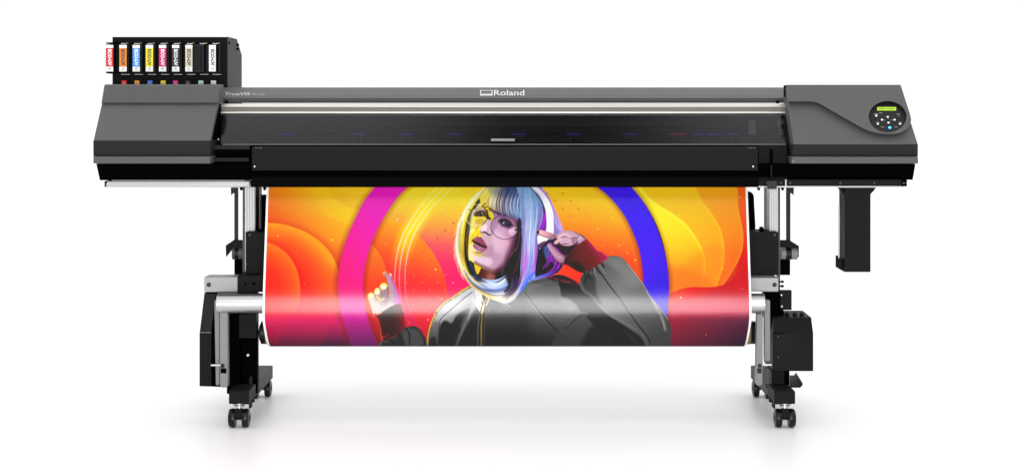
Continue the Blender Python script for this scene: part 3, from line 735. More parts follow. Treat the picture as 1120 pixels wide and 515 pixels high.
def ring(cx, cy, rx, ry, w, c, rot=0, a0=0, a1=360, **k):
    t = np.radians(np.linspace(a0, a1, 48)); r = math.radians(rot); x = rx * np.cos(t); y = ry * np.sin(t)
    line(np.stack([cx + x * math.cos(r) - y * math.sin(r), cy + x * math.sin(r) + y * math.cos(r)], -1), w, c, smooth=0, **k)
def resamp(g, n=14):
    p = crs(g, 6, False); s = np.r_[0, np.cumsum(np.hypot(*np.diff(p, axis=0).T))]; u = np.linspace(0, s[-1], n)
    return np.stack([np.interp(u, s, p[:, 0]), np.interp(u, s, p[:, 1])], -1)
def strands(ga, gb, n, ramp, w=(.5, 1.1), alpha=(.35, .8), jit=.6, clip=None, light=28, part=.5, blur=.3):
    """n hairs between two guide lines; ramp = [(s, rgb_root, rgb_tip), ...] across the lock"""
    A = resamp(ga); B = resamp(gb)
    for i in range(n):
        s = arng.rand(); ph = arng.rand() * 6.28; k = np.linspace(0, 1, len(A))
        pth = A * (1 - s) + B * s + (np.sin(k * 3.5 + ph) * jit * (arng.rand() - .5) * 2)[:, None] + arng.randn(2) * .15
        a = int(arng.rand() * part * 8); b = len(A) - int(arng.rand() * part * 8); pth = pth[a:max(b, a + 4)]
        ss = [r[0] for r in ramp]; d = arng.randn() * light
        c0 = np.array([np.interp(s, ss, [r[1][q] for r in ramp]) for q in range(3)]); c1 = np.array([np.interp(s, ss, [r[2][q] for r in ramp]) for q in range(3)])
        ta, tb = a / 14., (a + len(pth)) / 14.
        ca = np.clip(c0 * (1 - ta) + c1 * ta + d, 0, 255); cb = np.clip(c0 * (1 - tb) + c1 * tb + d, 0, 255)
        line(pth, w[0] + arng.rand() * (w[1] - w[0]), ('lin', tuple(pth[0]), tuple(pth[-1] + 1e-3), [(0, ca), (1, cb)]), alpha=alpha[0] + arng.rand() * (alpha[1] - alpha[0]), smooth=0, clip=clip, taper=(.3, .2), blur=blur)

# ---- background: flowing bands on the left
poly([(280, 190), (480, 190), (480, 390), (280, 390)], ('lin', (300, 232), (352, 196), [(0, (243, 118, 20)), (.35, (244, 145, 28)), (.8, (246, 190, 38)), (1.3, (249, 212, 48))]), smooth=0)
poly([(358, 196), (359, 205), (364, 214), (373, 222), (386, 227.5), (396, 229), (430, 230), (430, 190)], ('lin', (372, 226), (400, 196), [(0, (244, 182, 42)), (1, (250, 212, 50))]), blur=.3)
poly([(280, 190), (293.5, 212), (297, 219), (303, 225.5), (312, 231), (326, 233.5), (340, 233), (354, 235), (368, 239.5), (384, 246.5), (420, 262), (420, 400), (280, 400)],
     ('lin', (316, 270), (350, 228), [(0, (239, 78, 16)), (.35, (242, 108, 20)), (.75, (246, 152, 32)), (1.1, (248, 182, 40)), (1.5, (248, 184, 40))]), smooth=5, blur=.3)
big = [(280, 243.5), (293, 243.2), (305, 244.2), (318, 247), (333, 252.5), (346, 260.5), (357, 270.5), (365, 282), (370, 295), (372.3, 312), (372, 330), (369.5, 345), (363, 358), (355, 370), (346, 381), (340, 390), (280, 390)]
poly([(280, 190), (480, 190), (480, 400), (280, 400)], ('lin', (380, 262), (372, 300), [(0, (242, 118, 24)), (1, (238, 82, 28))]), smooth=0, alpha=1, afun=lambda x, y: np.clip((y - 262) / 25, 0, 1) * np.clip((x - 340) / 30, 0, 1))
line([(280, 241), (293, 240.7), (305, 241.7), (318, 244.5), (333, 250), (348, 258.5), (360, 269), (368, 281), (373, 295)], 3.2, (226, 62, 14), alpha=.35, blur=2.4)
poly(big, ('rad', (290, 330), 84, [(0, (240, 40, 18)), (.55, (240, 46, 18)), (.8, (242, 84, 21)), (.93, (244, 122, 26)), (1.02, (246, 156, 32))]), blur=.3)
poly(big, (238, 80, 32), blur=.3, alpha=.8, afun=lambda x, y: np.clip((x - 345) / 25, 0, 1) * np.clip((y - 285) / 20, 0, 1))
small = [(280, 259), (293, 264.5), (303, 269), (313, 276.5), (321, 287), (326, 299), (328.3, 312), (328, 325), (324.5, 338), (317, 352), (309, 366), (302, 381), (299, 390), (280, 390)]
line([(280, 257), (293, 262), (304, 266.8), (315, 274.4), (323.4, 285.5), (328.6, 298.4), (330.8, 312)], 3, (226, 34, 14), alpha=.3, blur=2.4)
poly(small, ('rad', (276, 320), 56, [(0, (240, 48, 18)), (.55, (240, 56, 18)), (.8, (242, 84, 20)), (1, (244, 118, 26))]), blur=.3)
# bottom fade to crimson and purple: print, plus the sheet's painted-in shade
def lower(x0, x1, stops, a=1, clip=None):
    poly([(x0, 300), (x1, 300), (x1, 400), (x0, 400)], ('lin', (0, 300), (0, 400), [((yy - 300) / 100, cc) for yy, cc in stops]), smooth=0, alpha=a, blur=.4, clip=clip, afun=lambda x, y: np.clip((y - 318) / 30, 0, 1))
lower(270, 480, [(318, (236, 48, 40)), (338, (232, 34, 84)), (350, (224, 10, 112)), (362, (170, 0, 92)), (378, (70, 0, 66))])
mb_ = mask(big); ms_ = mask(small)
poly(big, (60, 0, 30), alpha=.0)
poly([(280, 330), (480, 330), (480, 400), (280, 400)], (236, 60, 50), alpha=.16, smooth=0, clip=mb_, blur=.4)
poly([(280, 330), (480, 330), (480, 400), (280, 400)], (240, 90, 50), alpha=.14, smooth=0, clip=ms_, blur=.4)
line(big[3:-2], 2.2, (90, 0, 50), alpha=.16, blur=2, clip=1 - mb_); 

# ---- inside of the ring
inner_l = [(450, 190), (447, 203), (435, 215), (421, 235), (409, 258), (400.5, 285), (397.3, 310), (398.2, 330), (403, 350), (408.5, 366), (416, 384), (420, 400), (740, 400), (738, 350), (732, 320), (722, 280), (705, 240), (680, 210), (650, 190)]
poly(inner_l, ('lin', (500, 203), (492, 300), [(0, (246, 212, 50)), (.14, (250, 226, 56)), (.32, (247, 196, 60)), (.5, (243, 150, 72)), (.68, (240, 92, 94)), (.85, (240, 56, 100)), (1.1, (238, 38, 104)), (1.35, (220, 24, 84)), (1.5, (160, 6, 66)), (1.75, (90, 0, 60))]), blur=.3)
discB = [(380, 228), (400, 231), (421, 236.5), (432, 240), (444, 246.5), (456, 256), (469, 269.5), (479, 285), (485.5, 300), (489.3, 316), (491, 332), (490, 350), (484, 370), (476, 390), (380, 400)]
poly(discB, ('lin', (446, 244), (428, 296), [(0, (246, 178, 42)), (.35, (244, 132, 38)), (.7, (241, 88, 46)), (1, (240, 58, 56)), (1.6, (238, 44, 62)), (1.9, (222, 30, 62)), (2.3, (160, 6, 56)), (2.8, (90, 0, 56))]), blur=.3, clip=mask(inner_l))
poly(discB, (243, 112, 52), alpha=.55, blur=.3, clip=mask(inner_l), afun=lambda x, y: np.clip((x - 448) / 30, 0, 1) * np.clip((300 - y) / 30, 0, 1))
discA = [(380, 255), (398, 260), (406, 266), (415, 277), (422, 292), (426, 308), (427.5, 326), (426, 344), (421, 362), (414, 380), (380, 392)]
poly(discA, ('lin', (410, 262), (404, 312), [(0, (246, 150, 34)), (.4, (243, 112, 28)), (1, (240, 66, 32)), (1.5, (236, 52, 50)), (2.0, (170, 12, 56)), (2.4, (96, 0, 56))]), blur=.3, clip=mask(inner_l))
# right interior
poly([(585, 190), (760, 190), (760, 400), (585, 400)], ('lin', (650, 200), (636, 292), [(0, (247, 198, 42)), (.2, (249, 204, 42)), (.42, (246, 168, 34)), (.62, (243, 124, 26)), (.82, (240, 84, 24)), (1, (240, 66, 26)), (1.3, (240, 60, 36))]), smooth=0, clip=mask(inner_l), afun=lambda x, y: np.clip((x - 585) / 12, 0, 1))
line([(690, 222), (700, 250), (703, 280), (705, 300)], 14, (250, 170, 30), alpha=.25, blur=7, clip=mask(inner_l))

# ---- outside of the ring, right
outr = [(688, 190), (690, 203), (705, 222), (717, 243), (725, 265), (730, 290), (731.5, 310), (729, 345), (724, 400), (840, 400), (840, 190)]
om = mask(outr)
poly([(640, 190), (840, 190), (840, 400), (640, 400)], ('lin', (700, 205), (724, 310), [(0, (250, 228, 46)), (.25, (253, 242, 52)), (.5, (251, 224, 48)), (.72, (247, 190, 40)), (.9, (245, 158, 30)), (1.1, (243, 138, 28))]), smooth=0, clip=om)
E1 = [(694, 190), (701, 204), (709, 214), (721, 224), (736, 233), (750, 244), (760, 257), (768, 271), (772, 285), (771, 300), (768, 320), (840, 330), (840, 190)]
line([(x - 1.2, y + .6) for x, y in E1[:-2]], 2.4, (255, 250, 70), alpha=.5, blur=2, clip=om)
poly(E1, ('lin', (730, 215), (790, 290), [(0, (248, 200, 42)), (.4, (247, 190, 42)), (1, (243, 150, 28))]), blur=.3, clip=om)
E2 = [(758, 190), (762, 206), (768, 219), (778, 232), (787, 247), (791.5, 262), (792.5, 278), (791, 292), (785, 310), (780, 330), (840, 340), (840, 190)]
line([(x - 1.2, y + .6) for x, y in E2[:-2]], 2.4, (252, 206, 50), alpha=.5, blur=2, clip=om)
poly(E2, ('lin', (775, 215), (806, 290), [(0, (245, 168, 34)), (.5, (243, 144, 26)), (1, (239, 100, 20))]), blur=.3, clip=om)
E3 = [(806, 190), (807, 210), (807.5, 225), (810.5, 240), (813, 255), (812.5, 270), (808, 284), (800, 298), (790, 312), (770, 330), (840, 340), (840, 190)]
line([(x - 1.2, y + .6) for x, y in E3[:-2]], 2.4, (246, 160, 40), alpha=.5, blur=2, clip=om)
poly(E3, ('lin', (806, 210), (800, 305), [(0, (240, 104, 22)), (.5, (228, 66, 16)), (.8, (212, 38, 12)), (1, (200, 26, 12))]), blur=.3, clip=om)
poly([(772, 270), (793, 272), (806, 300), (770, 330), (752, 316), (740, 300)], (240, 130, 26), alpha=.35, blur=6, clip=om)
poly([(725, 292), (770, 300), (775, 316), (728, 322)], (240, 120, 30), alpha=.7, blur=7, clip=om)
FL = [(700, 338), (722, 327), (731, 321.5), (743, 316), (757, 313.3), (772, 313.5), (785, 312.5), (797, 308.5), (808, 303), (820, 296), (840, 285), (840, 400), (700, 400)]
poly(FL, ('lin', (740, 312), (815, 312), [(0, (236, 66, 44)), (.3, (224, 36, 44)), (.7, (210, 14, 40)), (1, (200, 6, 40))]), blur=.3, clip=om)
FL2 = [(720, 345), (733, 334), (745, 329), (762, 324), (780, 317), (798, 308), (840, 285), (840, 400), (700, 400)]
poly(FL2, ('lin', (0, 315), (0, 385), [(0, (206, 10, 48)), (.35, (206, 14, 84)), (.55, (160, 0, 62)), (.75, (110, 0, 60)), (1, (56, 0, 62))]), blur=.5, clip=om, alpha=.92)  # print colour, darkened lower down by painted shade of the curl
poly([(700, 345), (840, 345), (840, 400), (700, 400)], ('lin', (740, 345), (815, 385), [(0, (150, 0, 60)), (.5, (100, 0, 66)), (1, (44, 0, 66))]), smooth=0, blur=6, clip=om, alpha=.7)

# ---- rings
pr_o = [(420, 190), (411, 203), (399.5, 218), (388.5, 239), (378, 264), (371.5, 290), (369.8, 311), (371, 330), (374.5, 347), (380, 364), (385, 380), (389, 400)]
pr_i = [(422, 400), (414.5, 380), (408, 364), (402.5, 348), (398.2, 330), (397.2, 311), (400.3, 286), (408.5, 259), (421, 235), (435, 215), (447, 203), (460, 190)]
pink = pr_o + pr_i
poly([(x + 3.0, y + .5) for x, y in pr_i] + [(x - 3.2, y) for x, y in pr_o], (120, 20, 10), blur=4.5, alpha=.42, smooth=5)
poly(pink, ('lin', (374, 300), (430, 262), [(0, (238, 4, 124)), (.45, (238, 12, 152)), (1, (236, 26, 188))]), blur=.3, clip=None, smooth=5)
pm = mask(pink, smooth=5)
poly([(350, 320), (450, 320), (450, 400), (350, 400)], ('lin', (0, 320), (0, 385), [(0, (238, 20, 165)), (.35, (222, 14, 156)), (.6, (170, 4, 126)), (1, (90, 0, 96))]), smooth=0, clip=pm, afun=lambda x, y: np.clip((y - 315) / 25, 0, 1))  # ring's lower end carries painted shade of the curling sheet
bl_i = [(640, 190), (653, 203.5), (664, 212.5), (674, 223), (684, 237), (692, 253), (698.5, 270), (702, 287), (703.5, 303), (703.5, 320), (701, 345), (696, 370), (690, 400)]
bl_o = [(718, 400), (724, 370), (729.5, 345), (731.5, 320), (731.3, 303), (728.5, 283), (723, 262), (715, 241), (704, 221), (690, 203.5), (678, 190)]
poly([(x - 2.8, y) for x, y in bl_i] + [(x + 2.4, y) for x, y in bl_o], (110, 30, 0), blur=4.5, alpha=.5, smooth=5)
poly(bl_i + bl_o, ('lin', (650, 210), (731, 300), [(0, (66, 2, 232)), (.5, (70, 0, 240)), (.8, (76, 0, 234)), (1, (66, 0, 222))]), blur=.3, smooth=5)

# ---- neon arcs
nl = [[(484, 200), (472, 211), (458, 228), (448, 243), (440, 258), (435, 274), (432.3, 292), (431.6, 310), (433, 326), (437, 342), (442.5, 357), (448, 370)],
      [(492, 200), (479, 211), (465, 228), (454, 243), (446, 257), (440.5, 273), (437.6, 290), (436.8, 308), (438.2, 324), (442, 340), (448, 356), (454, 370)],
      [(500, 200), (488, 211), (473, 226), (461, 242), (453, 256), (447, 272), (444, 288), (443, 302), (443.6, 318), (446.8, 334), (452, 350), (458, 362), (463, 372)]]
line([((a[0] + c[0]) / 2, (a[1] + c[1]) / 2) for a, c in zip(nl[0], nl[2])], 17, ('lin', (0, 203), (0, 300), [(0, (250, 226, 50)), (.5, (254, 242, 44)), (.68, (250, 205, 40)), (.9, (244, 120, 48)), (1, (240, 80, 60))]), alpha=.8, blur=5, taper=(1, 1), clip=np.clip((312 - gy) / 45, 0, 1))
for q in nl:
    line(q, 1.1, ('lin', (0, 203), (0, 360), [(0, (250, 236, 120)), (.25, (254, 246, 190)), (.45, (254, 226, 190)), (.6, (250, 150, 170)), (.8, (236, 80, 160)), (1, (190, 30, 130))]), blur=.35, alpha=.95)

# ---- dot grids and specks
for r in range(13):
    y = 235.2 + 8.13 * r
    for k in range(-6, 9):
        x = 487.4 + (k - (r % 2) * .5) * 17.4 if False else 504.6 - 8.6 * (r % 2) + 17.3 * k
        lo = 504.6 - 8.6 * r if r < 8 else 437
        if x < max(lo - 1, 436) or x > 512: continue
        t = np.clip((y - 235) / 75, 0, 1); c = np.array((236, 24, 74)) * (1 - t) + np.array((226, 40, 150)) * t if y < 296 else np.array((246, 150, 90))
        a = .95 - .5 * t if y < 296 else .55
        ell(x, y, .95, .95, tuple(c), blur=.4, alpha=a)
for r in range(8):
    for k in range(0, 9):
        x = 598.2 + 8.6 * r + 17.2 * k - 17.2 * r; y = 211.2 + 8.15 * r
        x = 615.6 - 8.7 * (r % 2) + 17.3 * (k - 2); 
        if x < 598 + 4 * r or x > 616 + 8.8 * r or x > 700: continue
        if r < 4: ell(x, y, .95, .95, (236, 50, 30), blur=.4, alpha=.85 - r * .12)
        else: ell(x, y, .9, .9, (248, 160, 40), blur=.4, alpha=.35 + .1 * (r - 4))
for (x, y, r, c, a) in [(304, 257.5, 1, (250, 190, 50), .9), (363, 261.8, 1.1, (255, 226, 60), 1), (325, 274.5, .8, (245, 140, 40), .6), (362.5, 294, .8, (248, 150, 50), .6), (333, 309.8, .9, (248, 120, 60), .8), (361, 234, .9, (252, 220, 60), .8),
                     (345, 211.5, .9, (250, 190, 40), .7), (402, 209, 1, (250, 210, 60), .7), (434.5, 239.5, 1, (255, 236, 130), 1), (483.5, 229, 1, (254, 226, 120), .9), (422, 266, .9, (248, 160, 60), .8), (476.5, 294, 1.1, (255, 210, 90), 1), (456, 245.5, .9, (255, 230, 80), .8),
                     (669.5, 237.8, 1, (252, 222, 60), .95), (653.8, 249.8, 1.1, (250, 196, 60), 1), (657.5, 232, .7, (252, 220, 90), .6), (668.5, 259.5, .8, (246, 140, 50), .7), (660, 267.8, .9, (246, 150, 60), .7), (677.5, 267.6, 1, (250, 170, 60), .9), (669, 275.8, .9, (248, 150, 60), .7), (686.3, 275.8, 1, (250, 176, 60), .95), (695, 283.8, 1.1, (252, 186, 50), 1), (617.5, 292, 1, (246, 140, 70), .8),
                     (809, 215, 1, (252, 196, 60), .9), (790, 293, 1, (252, 200, 50), .95), (743.5, 270.3, .9, (253, 236, 110), .9), (743, 234.5, .8, (254, 244, 120), .8), (755.5, 228, .8, (254, 240, 110), .7), (744.7, 324.8, 1.1, (250, 200, 160), .95), (811.8, 315, .9, (244, 120, 110), .8), (772.5, 365, 1, (230, 120, 60), .8),
                     (300.5, 355.5, .9, (230, 90, 70), .7), (301.2, 369.5, 1.1, (200, 80, 50), .6), (311.3, 377, .9, (190, 60, 70), .6), (468, 349, 1, (248, 170, 60), .9), (483, 326, .9, (250, 190, 150), .8), (448, 352, .8, (244, 130, 90), .8), (495, 309, .9, (248, 130, 120), .8)]:
    ell(x, y, r, r, c, blur=.4, alpha=a)

# ---- left hand with cuff and sleeve
sleeveL = [(410, 384), (413, 378.5), (418, 371.8), (426, 370), (433, 366.4), (439, 361), (444, 357.6), (451, 355.8), (457, 357.5), (462, 363), (466, 372), (468, 384)]
handL = [(402.3, 323.5), (403.5, 320.5), (406, 319.2), (409, 320.2), (409.8, 316.5), (412, 314), (415.2, 314.6), (415.6, 311.2), (418.5, 309), (422, 309), (423.6, 311), (423, 306), (421.8, 302.5), (419.6, 300.2), (418.6, 298.6), (419.4, 296.8), (422, 296.6), (424, 298.6), (425, 299.8), (426.8, 298), (428.4, 299.8), (428.6, 303), (431, 308), (433.6, 314), (436, 320), (437.8, 326), (438.8, 333), (437, 338), (420, 344), (410, 346), (407.6, 340), (405, 332)]
hm = mask(handL)
poly(handL, ('lin', (404, 322), (438, 330), [(0, (206, 186, 160)), (.4, (176, 156, 156)), (.75, (170, 146, 168)), (1, (214, 90, 176))]), blur=.35)
poly([(404, 322), (412, 330), (420, 334), (428, 330), (432, 338), (412, 345)], (212, 200, 196), blur=3, alpha=.8, clip=hm)
poly([(416, 320), (424, 315), (428, 320), (424, 330), (417, 328)], (150, 120, 130), blur=2, alpha=.75, clip=hm)
poly([(420.5, 303), (424.5, 303), (430, 316), (431, 326), (425.5, 324), (423.5, 312)], (188, 150, 158), blur=.8, alpha=.9, clip=hm)
line([(422.5, 304), (424.2, 312), (424.6, 320), (423.8, 325)], 1.1, (120, 60, 40), alpha=.7, blur=.5, clip=hm)
line([(427.5, 303), (431, 311), (434, 319), (436.8, 328), (437.6, 336)], 1.6, (232, 70, 190), alpha=.9, blur=.5, clip=hm)
for (c_, r_) in (((405.6, 322.4), (3.2, 3)), ((412.4, 317.8), (3.4, 3.6)), ((419.2, 312.6), (3.8, 3.4))):
    ell(c_[0], c_[1], r_[0], r_[1], (250, 238, 160), blur=.8, alpha=.95, clip=hm); ell(c_[0] + .6, c_[1] + .8, r_[0] * .55, r_[1] * .5, (255, 250, 226), blur=.8, alpha=.9, clip=hm)
line([(415.8, 311.4), (418.6, 309.2), (422, 309.3), (423.8, 312)], 1.2, (252, 220, 60), blur=.4, clip=hm)
line([(409.8, 317), (412, 314.2), (415, 314.6)], 1.2, (252, 222, 70), blur=.4, clip=hm); line([(402.6, 323.5), (404, 320.6), (406.4, 319.6), (409, 320.8)], 1.2, (252, 226, 90), blur=.4, clip=hm)
line([(402.6, 324), (404.6, 331), (407.6, 340), (409.6, 344)], 1.5, (252, 236, 120), blur=.5, clip=hm)
line([(415.2, 315), (417.2, 319.6), (416.6, 324)], .9, (150, 90, 40), alpha=.8, blur=.4, clip=hm); line([(409, 321), (411.4, 325), (411, 328.6)], .8, (170, 110, 60), alpha=.8, blur=.4, clip=hm)
line([(412, 323.8), (416.5, 327.4), (419.6, 326)], 1.6, (248, 214, 110), alpha=.9, blur=.6, clip=hm); ell(411.8, 326.6, 1, 1.6, (190, 110, 110), blur=.5, alpha=.6, clip=hm)
ell(421.8, 300.8, 2.6, 3.4, (206, 122, 130), blur=.8, alpha=.9, clip=hm); ring(421.8, 300.4, 3, 3.8, .9, (250, 210, 80), a0=130, a1=330, blur=.4, clip=hm)
line([(426.4, 298.6), (428.4, 301)], 1.4, (252, 236, 120), blur=.4, clip=hm); line([(419.4, 308.2), (423, 307.6)], 1.3, (248, 220, 70), blur=.4, clip=hm)
ell(424.2, 318.2, 1.2, 1.4, (232, 60, 130), blur=.5, alpha=.8, clip=hm)
cuffL = [(408.6, 342.6), (414, 343), (421, 338.6), (429, 334), (437.8, 331.8), (440.6, 338), (442.4, 347), (443.6, 358), (437, 363.5), (427, 368.6), (418, 372.4), (416, 366), (414.6, 356), (412, 348.6)]
cm = mask(cuffL)
poly(cuffL, ('lin', (410, 350), (443, 346), [(0, (130, 22, 14)), (.25, (64, 2, 14)), (.6, (66, 2, 24)), (.9, (120, 4, 38)), (1, (150, 8, 50))]), blur=.4)
line([(408.6, 342.8), (412.6, 349), (415, 357), (416.6, 367), (418.2, 372)], 2.6, (228, 76, 20), alpha=.9, blur=.9, clip=cm)
line([(409, 343), (413, 343.4), (418, 341)], 1.6, (236, 90, 30), alpha=.8, blur=.7, clip=cm)
line([(416, 366), (419, 368), (424, 366)], 1.4, (226, 70, 30), alpha=.7, blur=.6, clip=cm)
for k in range(7): line([(414 + k * 3.9, 344 - k * 1.5), (417.5 + k * 3.6, 355 - k), (420 + k * 3.3, 368 - k * 1.6)], .8, (16, 0, 8), alpha=.5, blur=.5, clip=cm)
for k in range(6): line([(416 + k * 3.9, 344 - k * 1.5), (419.5 + k * 3.6, 355 - k), (422 + k * 3.3, 366 - k * 1.6)], .7, (110, 14, 44), alpha=.35, blur=.5, clip=cm)
line([(438, 345), (441.5, 352), (442.5, 357)], 2.2, (170, 20, 50), alpha=.5, blur=1, clip=cm)
sm_ = mask(sleeveL)
poly(sleeveL, ('lin', (420, 362), (440, 384), [(0, (70, 70, 70)), (.5, (54, 54, 54)), (1, (44, 44, 44))]), blur=.4)
poly([(440, 362), (451, 358), (460, 364), (463, 376), (446, 380)], (92, 92, 92), blur=3, alpha=.7, clip=sm_)
for q in ([(418, 372), (422, 376), (424, 383)], [(426, 370), (430, 374), (430, 382)], [(436, 364.5), (440, 371), (439, 380)], [(444, 358.5), (448, 366), (447, 378)]): line(q, 1.2, (8, 8, 8), alpha=.8, blur=.7, clip=sm_, taper=(1, .2))
line([(414.5, 377), (418.4, 372.6), (421, 373.6)], .8, (170, 160, 120), alpha=.7, blur=.4, clip=sm_)

# ---- jacket
jacket = [(465, 392), (466.4, 378), (467.4, 368), (469.4, 358), (472.8, 348.6), (476.2, 341), (480, 335.6), (485.5, 330.8), (491.5, 326.6), (498, 322.2), (505, 317.6), (511, 313.6), (516, 311.6), (519, 312.8), (530, 315), (560, 312), (578, 306), (592, 303.6), (606, 302.2), (614, 305), (622, 307.8), (631, 309.2), (634.5, 303), (636.8, 297.8), (644, 294.4), (652, 290), (658, 285), (663, 281), (669, 279.2), (676, 279.8), (681.5, 282.2), (686.5, 287.6), (691.5, 294), (697.5, 301.6), (704, 310.4), (711, 322.6), (717.6, 330.6), (724.6, 339), (730.2, 347.6), (733.6, 356.6), (733.8, 368), (732.2, 384), (732, 392)]
jm = mask(jacket, smooth=4)
poly(jacket, (96, 96, 96), blur=.35, smooth=4)
poly([(575, 298), (640, 300), (640, 395), (560, 395), (520, 395), (520, 330)], ('lin', (600, 305), (585, 380), [(0, (92, 92, 92)), (.35, (118, 118, 118)), (.6, (92, 92, 92)), (1, (58, 58, 58))]), blur=4, clip=jm)
poly([(536, 318), (575, 322), (575, 400), (530, 400)], ('lin', (0, 325), (0, 380), [(0, (104, 104, 104)), (.4, (70, 70, 70)), (1, (46, 46, 46))]), blur=8, clip=jm, alpha=.9)
# lit left shoulder
poly([(462, 395), (470, 350), (482, 330), (512, 308), (520, 312), (528, 318), (529, 345), (512, 360), (498, 395)], ('lin', (480, 335), (520, 372), [(0, (176, 176, 178)), (.4, (158, 158, 160)), (.8, (90, 90, 92)), (1, (44, 44, 46))]), blur=2, clip=jm)
poly([(470, 350), (478, 338), (492, 327), (508, 316), (518, 313), (527, 320), (526, 338), (514, 330), (500, 340), (486, 350), (476, 366)], (204, 204, 206), blur=4, alpha=.8, clip=jm)
poly([(480, 360), (486, 350), (494, 353), (499, 345), (506, 340), (514, 337), (512, 345), (506, 356), (500, 366), (494, 384), (478, 392)], (20, 20, 22), blur=2.2, alpha=.92, clip=jm)
poly([(483, 384), (484, 366), (492, 356), (500, 352), (506, 352), (500, 364), (494, 376), (488, 390)], (8, 8, 10), blur=2, alpha=.8, clip=jm)
poly([(515, 346), (520, 338), (527, 336), (528, 360), (527, 392), (498, 392), (505, 366)], (48, 48, 50), blur=2.5, alpha=.85, clip=jm)
poly([(469, 384), (469, 366), (472, 356), (478, 350), (481, 362), (479, 392)], (124, 124, 126), blur=2, alpha=.85, clip=jm)
poly([(466, 392), (468, 374), (476, 368), (480, 392)], (52, 52, 54), blur=2.5, alpha=.8, clip=jm)
line([(519.5, 330), (514.5, 342), (508.5, 356), (502, 370), (497, 384)], 2.0, (158, 158, 160), alpha=.75, blur=1.0, clip=jm)
line([(518, 318), (510, 323.5), (500, 332), (491, 340), (484, 346), (480.6, 351.5), (480, 362), (480.6, 384)], .8, (34, 34, 34), alpha=.9, blur=.4, clip=jm)
line([(519, 332), (511, 344), (504, 356)], 5, (220, 220, 222), alpha=.35, blur=2.5, clip=jm)
for q in ([(507, 362), (505.6, 384)], [(516, 352), (514, 366), (513, 384)], [(511, 349), (509, 358), (506, 370)]): line(q, 1.0, (26, 26, 28), alpha=.5, blur=.8, clip=jm)
poly([(460, 335), (740, 335), (740, 400), (460, 400)], (165, 165, 165), blur=.5, smooth=0, mode='mul', clip=jm, afun=lambda x, y: np.clip((y - 338) / 30, 0, 1) * .9)  # jacket darkened lower down: the curling sheet's shade painted in
# golden rim on the left shoulder
rim = [(467.6, 376), (468.4, 366), (470.6, 356), (474, 347), (478, 339.5), (485.5, 331), (493, 326), (501, 320.6), (509, 315.2), (517, 311.6)]
line(rim, 1.5, (228, 196, 60), alpha=.9, blur=.5); line([(x + .9, y + .9) for x, y in rim], .8, (70, 56, 10), alpha=.7, blur=.4)
for k in range(20):
    i = arng.randint(2, len(rim) - 1); x, y = rim[i]; x += arng.rand() * 7 - 3; y += (arng.rand() - .4) * 4
    ell(x, y, .6 + arng.rand() * .8, .5, (246, 220, 90) if arng.rand() > .5 else (40, 34, 10), blur=.4, alpha=.8, rot=-35, clip=None if False else np.maximum(jm, 0))
# collar and zip
poly([(518.4, 312.4), (523, 314), (528, 318), (528, 326), (525.6, 340), (521, 334), (517, 322)], (216, 216, 220), blur=.8, clip=jm)
line([(518.6, 313), (518.2, 320), (520.6, 328)], .7, (120, 120, 120), alpha=.8, clip=jm)
line([(528.6, 318), (529.4, 326), (527.8, 340), (526, 356), (525, 370), (525.4, 385)], 4.4, (22, 22, 34), alpha=.95, blur=.6)
line([(524.4, 345), (522.8, 360), (522.6, 384)], 1.4, (110, 110, 112), alpha=.8, blur=.6, clip=jm)
line([(530.8, 340), (529.8, 356), (529.6, 384)], .8, (90, 90, 96), alpha=.7, blur=.5, clip=jm)
line([(528, 338), (527.2, 346), (526.6, 356), (526.4, 368), (526.8, 382)], 1.5, (190, 170, 60), alpha=.95, blur=.4)
for k in range(24): ell(527.6 - k * .05, 341 + k * 1.7, 1.0, .45, (60, 50, 12), blur=.3, alpha=.8)
for q in ([(527, 316), (526.5, 324), (529.6, 332), (528, 340)], [(530, 317), (532, 324), (530, 331), (528, 338)], [(534, 319), (535, 325), (532, 333)], [(525, 330), (528, 336), (526.4, 342)]): line(q, 1.3, (250, 238, 170), alpha=.9, blur=.5)
for q in ([(528, 318), (529, 326), (531, 334)], [(533, 322), (531, 330)]): line(q, .9, (110, 80, 10), alpha=.9, blur=.4)
for k in range(14):
    x = 530 + arng.rand() * 10; y = 326 + arng.rand() * 22; line([(x, y), (x + arng.randn() * 2, y + 1 + arng.rand() * 2)], .35, (170, 170, 166), alpha=.35, blur=.3)
# right body seams and folds
line([(573, 319), (580, 327), (588, 338), (596, 347.5), (606, 357.5), (618, 369), (631, 382)], .9, (18, 18, 18), alpha=.95, blur=.4, clip=jm, taper=(.5, 1))
line([(572, 320), (579, 328), (587, 339), (595, 348.5)], 1.4, (150, 150, 150), alpha=.35, blur=.8, clip=jm)
poly([(580, 305), (600, 303), (608, 305), (611, 312), (598, 312), (584, 309)], (70, 70, 70), blur=2.5, alpha=.8, clip=jm)
line([(578, 316), (588, 311), (602, 309), (611, 314)], 3, (128, 128, 128), alpha=.4, blur=2, clip=jm)
poly([(612, 306), (622, 308), (632, 310), (637, 318), (646, 324), (653, 334), (662, 342), (673, 349), (690, 360), (702, 368), (713, 382), (700, 392), (668, 392), (662, 365), (650, 352), (643, 348), (636, 340), (629, 331), (622, 326), (615, 324), (613, 316)], (20, 20, 20), blur=1.6, alpha=.96, clip=jm)
poly([(616, 324), (624, 327), (631, 336), (622, 338), (613, 331)], (150, 150, 150), blur=3, alpha=.35, clip=jm)
poly([(605, 372), (618, 352), (630, 343), (640, 339), (645, 346), (648, 358), (640, 378), (634, 392), (600, 392)], (70, 70, 70), blur=2.5, alpha=.7, clip=jm)
line([(620, 355), (630, 345), (638, 341), (642, 343)], 2, (150, 150, 150), alpha=.5, blur=1.6, clip=jm)
